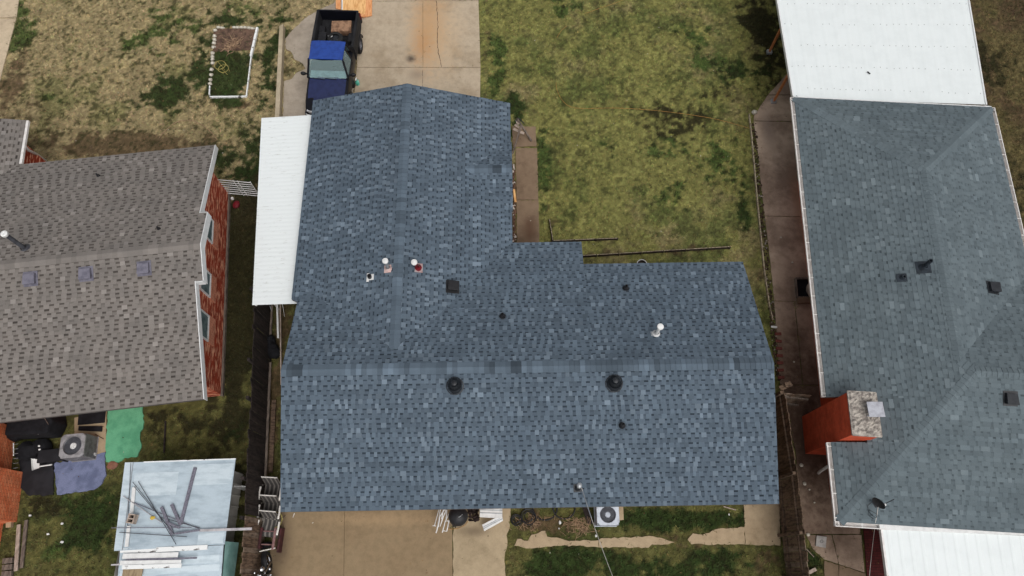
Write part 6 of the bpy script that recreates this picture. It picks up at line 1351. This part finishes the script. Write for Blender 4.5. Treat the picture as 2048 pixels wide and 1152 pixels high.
# ------------------------------------------------------------------ motorcycle at the bottom edge
def motorcycle():
    p = at(547, 1175); r_ = thing('motorcycle', 'black and chrome motorcycle at the bottom edge beside the fence', 'motorcycle', p, R(14)); o = (0, 0, 0)
    Mx = Matrix.Rotation(math.pi / 2, 3, 'Y')
    for y in (.72, -.78):
        w_ = MB(); w_.lathe([(.22, -.05), (.29, -.06), (.315, -.03), (.32, 0), (.315, .03), (.29, .06), (.22, .05)], (0, y, .32), 30, mat=Mx); wo = w_.build('wheel', M['tyre'], r_, o, smooth=True)
        w2 = MB(); w2.tube([(0, y + .235 * math.cos(a), .32 + .235 * math.sin(a)) for a in [2 * math.pi * k / 28 for k in range(28)]], .022, 6, closed=True)
        for k in range(12): a = k * math.pi / 6; w2.tube([(0, y, .32), (0, y + .23 * math.cos(a), .32 + .23 * math.sin(a))], .006, 4)
        w2.lathe([(0, -.06), (.05, -.06), (.05, .06), (0, .06)], (0, y, .32), 14, mat=Mx); w2.build('rim', M['chrome'], wo, o, smooth=True)
        f = MB(); V = []; n = 12
        for k in range(n):
            a = math.pi * (.05 + .75 * k / (n - 1)) + (.2 if y > 0 else .0)
            for u in (-.075, -.04, 0, .04, .075): V.append((u, y + (.36 - 4 * u * u) * math.cos(a), .32 + (.36 - 4 * u * u) * math.sin(a)))
        f.mesh(V, [(i * 5 + k, i * 5 + k + 1, (i + 1) * 5 + k + 1, (i + 1) * 5 + k) for i in range(n - 1) for k in range(4)]); f.build('fender', M['black'], r_, o, smooth=True)
    for sx in (-1, 1):
        t = MB(); t.tube([(sx * .10, .72, .32), (sx * .10, .40, .98)], .026, 10); t.build('fork', M['chrome'], r_, o, smooth=True)
        t = MB(); t.tube([(0, .36, 1.0), (sx * .14, .34, 1.06), (sx * .30, .25, 1.10), (sx * .40, .06, 1.07)], .016, 8); hb = t.build('handlebar', M['chrome'], r_, o, smooth=True)
        t = MB(); t.tube([(sx * .38, .10, 1.075), (sx * .43, -.04, 1.055)], .022, 8); t.build('grip', M['black'], hb, o)
        t = MB(); t.tube([(sx * .28, .26, 1.1), (sx * .31, .28, 1.22)], .008, 6); t.ico((sx * .33, .28, 1.24), (.06, .02, .035), 1, .02); t.build('mirror', M['chrome'], r_, o, smooth=True)
        t = MB(); t.tube([(sx * .14, .1, .35), (sx * .19, -.1, .24), (sx * .19, -.8, .26)], .04, 10); t.build('exhaust', M['chrome'], r_, o, smooth=True)
        t = MB(); t.ico((sx * .22, .48, .88), (.045, .05, .045), 1, .02); t.build('indicator', M['chrome'], r_, o, smooth=True)
    t = MB(); t.ico((0, .52, .92), (.095, .09, .095), 1, .01, sub=3); t.build('headlight', M['chrome'], r_, o, smooth=True)
    t = MB(); t.ico((0, .10, .86), (.15, .30, .14), 1, .01, sub=3); t.build('fuel_tank', M['black'], r_, o, smooth=True)
    t = MB(); t.box((0, -.36, .74), (.26, .58, .11)); t.build('seat', M['black_matte'], r_, o, bevel=.05)
    t = MB(); t.box((0, .02, .45), (.30, .42, .34))
    for k in range(5): t.box((0, .14, .52 + k * .045), (.34, .22, .018))
    t.build('engine', M['galv_dark'], r_, o, bevel=.02)
    t = MB(); t.tube([(0, .42, .95), (0, .1, .75), (0, -.3, .62), (0, -.78, .32)], .03, 8); t.build('frame', M['black'], r_, o)
motorcycle()
# ------------------------------------------------------------------ patio clutter under the south eave
p = at(886, 1042); r_ = thing('walking_frame', 'bundle of folded white tubular walking frames under the eave', 'walking frame', p); S5 = lambda x, y: (850 + x / 6.827, 990 + y / 6.827)
for nm, pts, z, r in (('tube', [(130, 420), (190, 200), (205, 185)], .5, .013), ('tube', [(105, 418), (150, 424)], .35, .012), ('tube', [(150, 520), (165, 470), (210, 200), (235, 150), (250, 200), (225, 330)], .62, .017), ('tube', [(180, 440), (200, 300), (270, 190), (290, 180)], .72, .018), ('tube', [(205, 430), (235, 330), (290, 200), (300, 190), (250, 300), (215, 400)], .6, .014),
                      ('tube', [(235, 515), (275, 365), (325, 260), (340, 300), (296, 495), (250, 488)], .55, .016), ('tube', [(285, 355), (325, 355)], .56, .012), ('tube', [(270, 200), (300, 210), (285, 350)], .66, .014)):
    mb = MB(); mb.tube([at(*S5(x, y), z) for x, y in pts], r, 8); mb.build(nm, M['white'], r_, p, smooth=True)
p = at(920, 1036); r_ = thing('kettle_grill', 'black kettle grill half hidden under the south eave', 'grill', p); o = (0, 0, 0)
mb = MB(); mb.lathe([(.05, .52), (.20, .58), (.28, .70), (.29, .80)], n=32); mb.build('bowl', M['black'], r_, o, smooth=True)
mb = MB(); mb.lathe([(.295, .80), (.29, .86), (.25, .95), (.16, 1.02), (.06, 1.05), (0, 1.055)], n=32); mb.build('lid', M['grill'] if 'grill' in M else M['black'], r_, o, smooth=True)
mb = MB(); mb.tube([(.04, -.05, 1.05), (.09, -.02, 1.10), (.14, .03, 1.03)], .014, 8); mb.build('handle', M['galv'], r_, o)
for k in range(3):
    a = 2.2 + k * 2.094; mb = MB(); mb.tube([(.16 * math.cos(a), .16 * math.sin(a), .58), (.30 * math.cos(a), .30 * math.sin(a), .02)], .014, 8); mb.build('leg', M['black'], r_, o)
plank((899, 1036), (909, 1053), .25, .07, .05, M['black'], 'black_bar', 'short black bar beside the kettle grill', 'bar')
p = at(980, 1036); 
def shutter(q, z, lab):
    a, b, c_, d_ = [at(*S5(*x), z) for x in q]; cen = (a + b + c_ + d_) / 4; r_ = thing('shutter', lab, 'shutter', Vector((cen.x, cen.y, z - .12)))
    mb = MB(); mb.prism([(v.x, v.y) for v in (a, b, c_, d_)], z - .12, z); mb.build('board', M['white'], r_, r_.location, bevel=.008)
    mb = MB(); 
    for t in (.36, .62): mb.beam(a.lerp(d_, t) + Vector((0, 0, .006)), b.lerp(c_, t) + Vector((0, 0, .006)), .022, .012)
    mb.build('groove', M['galv'], r_, r_.location); mb = MB(); mb.beam(a.lerp(d_, .12) + Vector((0, 0, .012)), b.lerp(c_, .12) + Vector((0, 0, .012)), .06, .02); mb.build('lip', M['white'], r_, r_.location); return r_
shutter(((748, 150), (1056, 150), (1056, 318), (748, 300)), .48, 'white panel tucked under the eave beside the grill'); shutter(((782, 410), (1050, 275), (1066, 350), (808, 492)), .36, 'white panel lying askew in front of the other one')
rg = random.Random(21)
p = at(947, 1030); mb = MB()
for k in range(26): mb.ico(at(947 + rg.uniform(-9, 9), 1028 + rg.uniform(-12, 14), .08 + rg.uniform(0, .12)), (rg.uniform(.03, .09), rg.uniform(.03, .08), .05), k, .2, col=mul(lin(50, 40, 38), rg.uniform(.4, 1.2)), sub=1)
tag(mb.build('charcoal_heap', M['rubble']), 'dark heap of charcoal and leaves between the grill and white panels', 'heap')
cord([(895, 1058), (905, 1058), (918, 1056), (930, 1050), (936, 1042)], .007, M['orange_cord'], 'garden_string', 'thin tan string curving below the kettle grill', 'string', .06)
# black pipe coils and garden hoops
def coil(px, py, r, n, lab, seed):
    p = at(px, py, .05); rg = random.Random(seed); mb = MB(); pts = []
    for k in range(n * 20): a = 2 * math.pi * k / 20; rr = r * (.75 + .25 * math.sin(k * .13) + rg.uniform(-.03, .03)); pts.append(p + Vector((rr * math.cos(a) + .03 * math.sin(k * .05), rr * math.sin(a), .02 * (k / 20) % .12)))
    mb.tube(pts, .014, 5); tag(mb.build('hose_coil', M['black']), lab, 'hose')
coil(1032, 1040, .17, 4, 'small black hose coil beside the patio corner', 1); coil(1056, 1034, .24, 4, 'larger black hose coil under the eave', 2)
for i, (x, r) in enumerate(((1090, .38), (1128, .34))):
    p = at(x, 1016, .03); mb = MB(); mb.tube([p + Vector((r * math.cos(a), r * .95 * math.sin(a), 0)) for a in [-math.pi * k / 22 for k in range(23)]], .022, 6); tag(mb.build('edging_hoop', M['black']), ('left black half-round bed edging under the eave', 'right black half-round bed edging under the eave')[i], 'edging')
mb = MB()
for k in range(170):
    c_ = (1158, 1052) if k < 110 else (1058, 1046); q = at(c_[0] + rg.gauss(0, 16), c_[1] + rg.gauss(0, 8), rg.uniform(.03, .1)); a = rg.uniform(0, 6.28); L = rg.uniform(.08, .32); d = Vector((math.cos(a) * L, math.sin(a) * L, rg.uniform(-.02, .03)))
    mb.tube([q - d / 2, q + Vector((rg.uniform(-.03, .03), rg.uniform(-.03, .03), 0)), q + d / 2], .006, 4)
tag(mb.build('twigs', M['deadwood']), 'scattered dry twigs on the bare soil beside the white air conditioner', 'twigs', kind='stuff')
for i, (x, y, s) in enumerate(((1120, 1045, .06), (1118, 1057, .03), (1458, 1029, .035), (1192, 1072, .045))):
    mb = MB(); mb.ico(at(x, y, .06), (s * .6, s, s * .5), i, .15); tag(mb.build('litter', M['white']), ('oval white litter on the soil left of the air conditioner', 'tiny white speck below the oval litter', 'white speck on the dark grass right of the air conditioner', 'white speck at the edge of the ragged walk')[i], 'litter')
plank((1447, 1013), (1472, 1020), .05, .03, .02, M['board_pale'], 'stick', 'pale stick lying on the dark grass under the eave', 'stick')
plank((1170, 1012), (1182, 1048), .04, .20, .04, M['wood_dark'], 'dark_strip', 'dark flat strip on the soil beside the white air conditioner', 'board')  # thin dark strip lying flat left of the unit
# ------------------------------------------------------------------ service cable and satellite dish
mb = MB(); a = mast_top + Vector((.06, -.06, -.02)); b = at(1232, 1170, 5.2); pts = []
for k in range(25): t = k / 24; q = a.lerp(b, t); q.z -= .5 * 4 * t * (1 - t) * .4; pts.append(q)
r_ = thing('power_cable', 'service cable running from the roof mast over the back yard', 'cable', mast_top)
mb.tube(pts, .007, 6); mb.build('cable', M['arm'], r_, mast_top)
mb = MB(); mb.tube(pts[1:9], .014, 8); mb.build('splice', M['galv'], r_, mast_top)
def dish():
    p = on_roof(1752, 1008, rzf); r_ = thing('satellite_dish', 'small dark satellite dish with a white feed arm near the roof corner', 'satellite dish', p, R(20)); o = (0, 0, 0)
    mb = MB(); mb.tube([(0, 0, 0), (0, 0, .28), (-.05, .03, .38)], .02, 8); mb.build('mast', M['dark_metal'], r_, o); mb = MB(); mb.box((0, 0, .025), (.16, .16, .02)); mb.build('foot', M['dark_metal'], r_, o)
    mb = MB(); T = Matrix.Rotation(R(200), 3, 'Z') @ Matrix.Rotation(R(80), 3, 'Y'); prof = [(.19 * k / 6, .06 * (k / 6) ** 2) for k in range(7)]
    V = []
    for (r, z) in prof + [(r_2, z - .008) for r_2, z in prof[::-1]]:
        for k in range(24): a = 2 * math.pi * k / 24; V.append(T @ Vector((max(r, .001) * .9 * math.cos(a), max(r, .001) * math.sin(a), z)) + Vector((-.08, .05, .42)))
    mb.mesh(V, [(i * 24 + k, i * 24 + (k + 1) % 24, (i + 1) * 24 + (k + 1) % 24, (i + 1) * 24 + k) for i in range(13) for k in range(24)]); mb.build('reflector', M['black'], r_, o, smooth=True)
    mb = MB(); mb.tube([(-.05, .03, .36), (.0, -.05, .34), (.3, -.02, .45)], .012, 6); mb.build('feed_arm', M['dark_metal'], r_, o); mb = MB(); mb.ico((.0, -.06, .40), (.05, .04, .06), 2, .1); mb.build('receiver', M['white'], r_, o)
    return p
dp = dish()
def rcord(pix, lab, r=.008):
    mb = MB(); pts = [on_roof(x, y, rzf) + Vector((0, 0, .03)) for x, y in pix]; mb.tube(pts, r, 5); tag(mb.build('dish_cable', M['black']), lab, 'cable')
rcord([(1744, 1003), (1734, 1012), (1736, 1024), (1748, 1034), (1752, 1028), (1738, 1020), (1735, 1030), (1744, 1037), (1752, 1035), (1754, 1008)], 'black cable looping on the shingles below the satellite dish')
mb = MB(); mb.tube([on_roof(1755, 1006, rzf) + Vector((0, 0, .06)), on_roof(1753, 1030, rzf) + Vector((0, 0, .03)), at(1751, 1044, 2.56), at(1747, 1075, 1.7), at(1742, 1120, .7), at(1738, 1160, .1)], .008, 6); tag(mb.build('ground_wire', M['arm']), 'pale wire hanging from the roof corner down to the red paving', 'wire')
plank((1616, 1146), (1632, 1138), .1, .10, .03, M['board_pale'], 'pale_scrap', 'pale scrap board in the grass at the foot of the right fence', 'scrap')
rod((1613, 1098), (1628, 1114), .06, .06, .012, M['board_pale'], 'stick', 'thin pale stick in the dark grass by the side path', 'stick')
rs2 = random.Random(77); mb = MB()
for k in range(900):
    x, y = rs2.uniform(-17, 17), rs2.uniform(-.5, 21)
    if any(inside(np.array([x]), np.array([y]), q)[0] for q in BLOCK): continue
    a = rs2.uniform(0, 6.28); s_ = rs2.uniform(.012, .035); c, s = math.cos(a) * s_, math.sin(a) * s_; z = rs2.uniform(.045, .06)
    col = mul(lin(150, 120, 84) if rs2.random() < .55 else lin(90, 66, 46) if rs2.random() < .7 else lin(206, 200, 186), rs2.uniform(.6, 1.1))
    mb.face([(x - c, y - s, z), (x + s * .5, y - c * .5, z + .008), (x + c, y + s, z + .004), (x - s * .5, y + c * .5, z + .012)], col)
tag(mb.build('leaf_litter', M['rubble']), 'dry leaves and specks scattered over yards and paving', 'leaf litter', kind='stuff')
# the objects end here
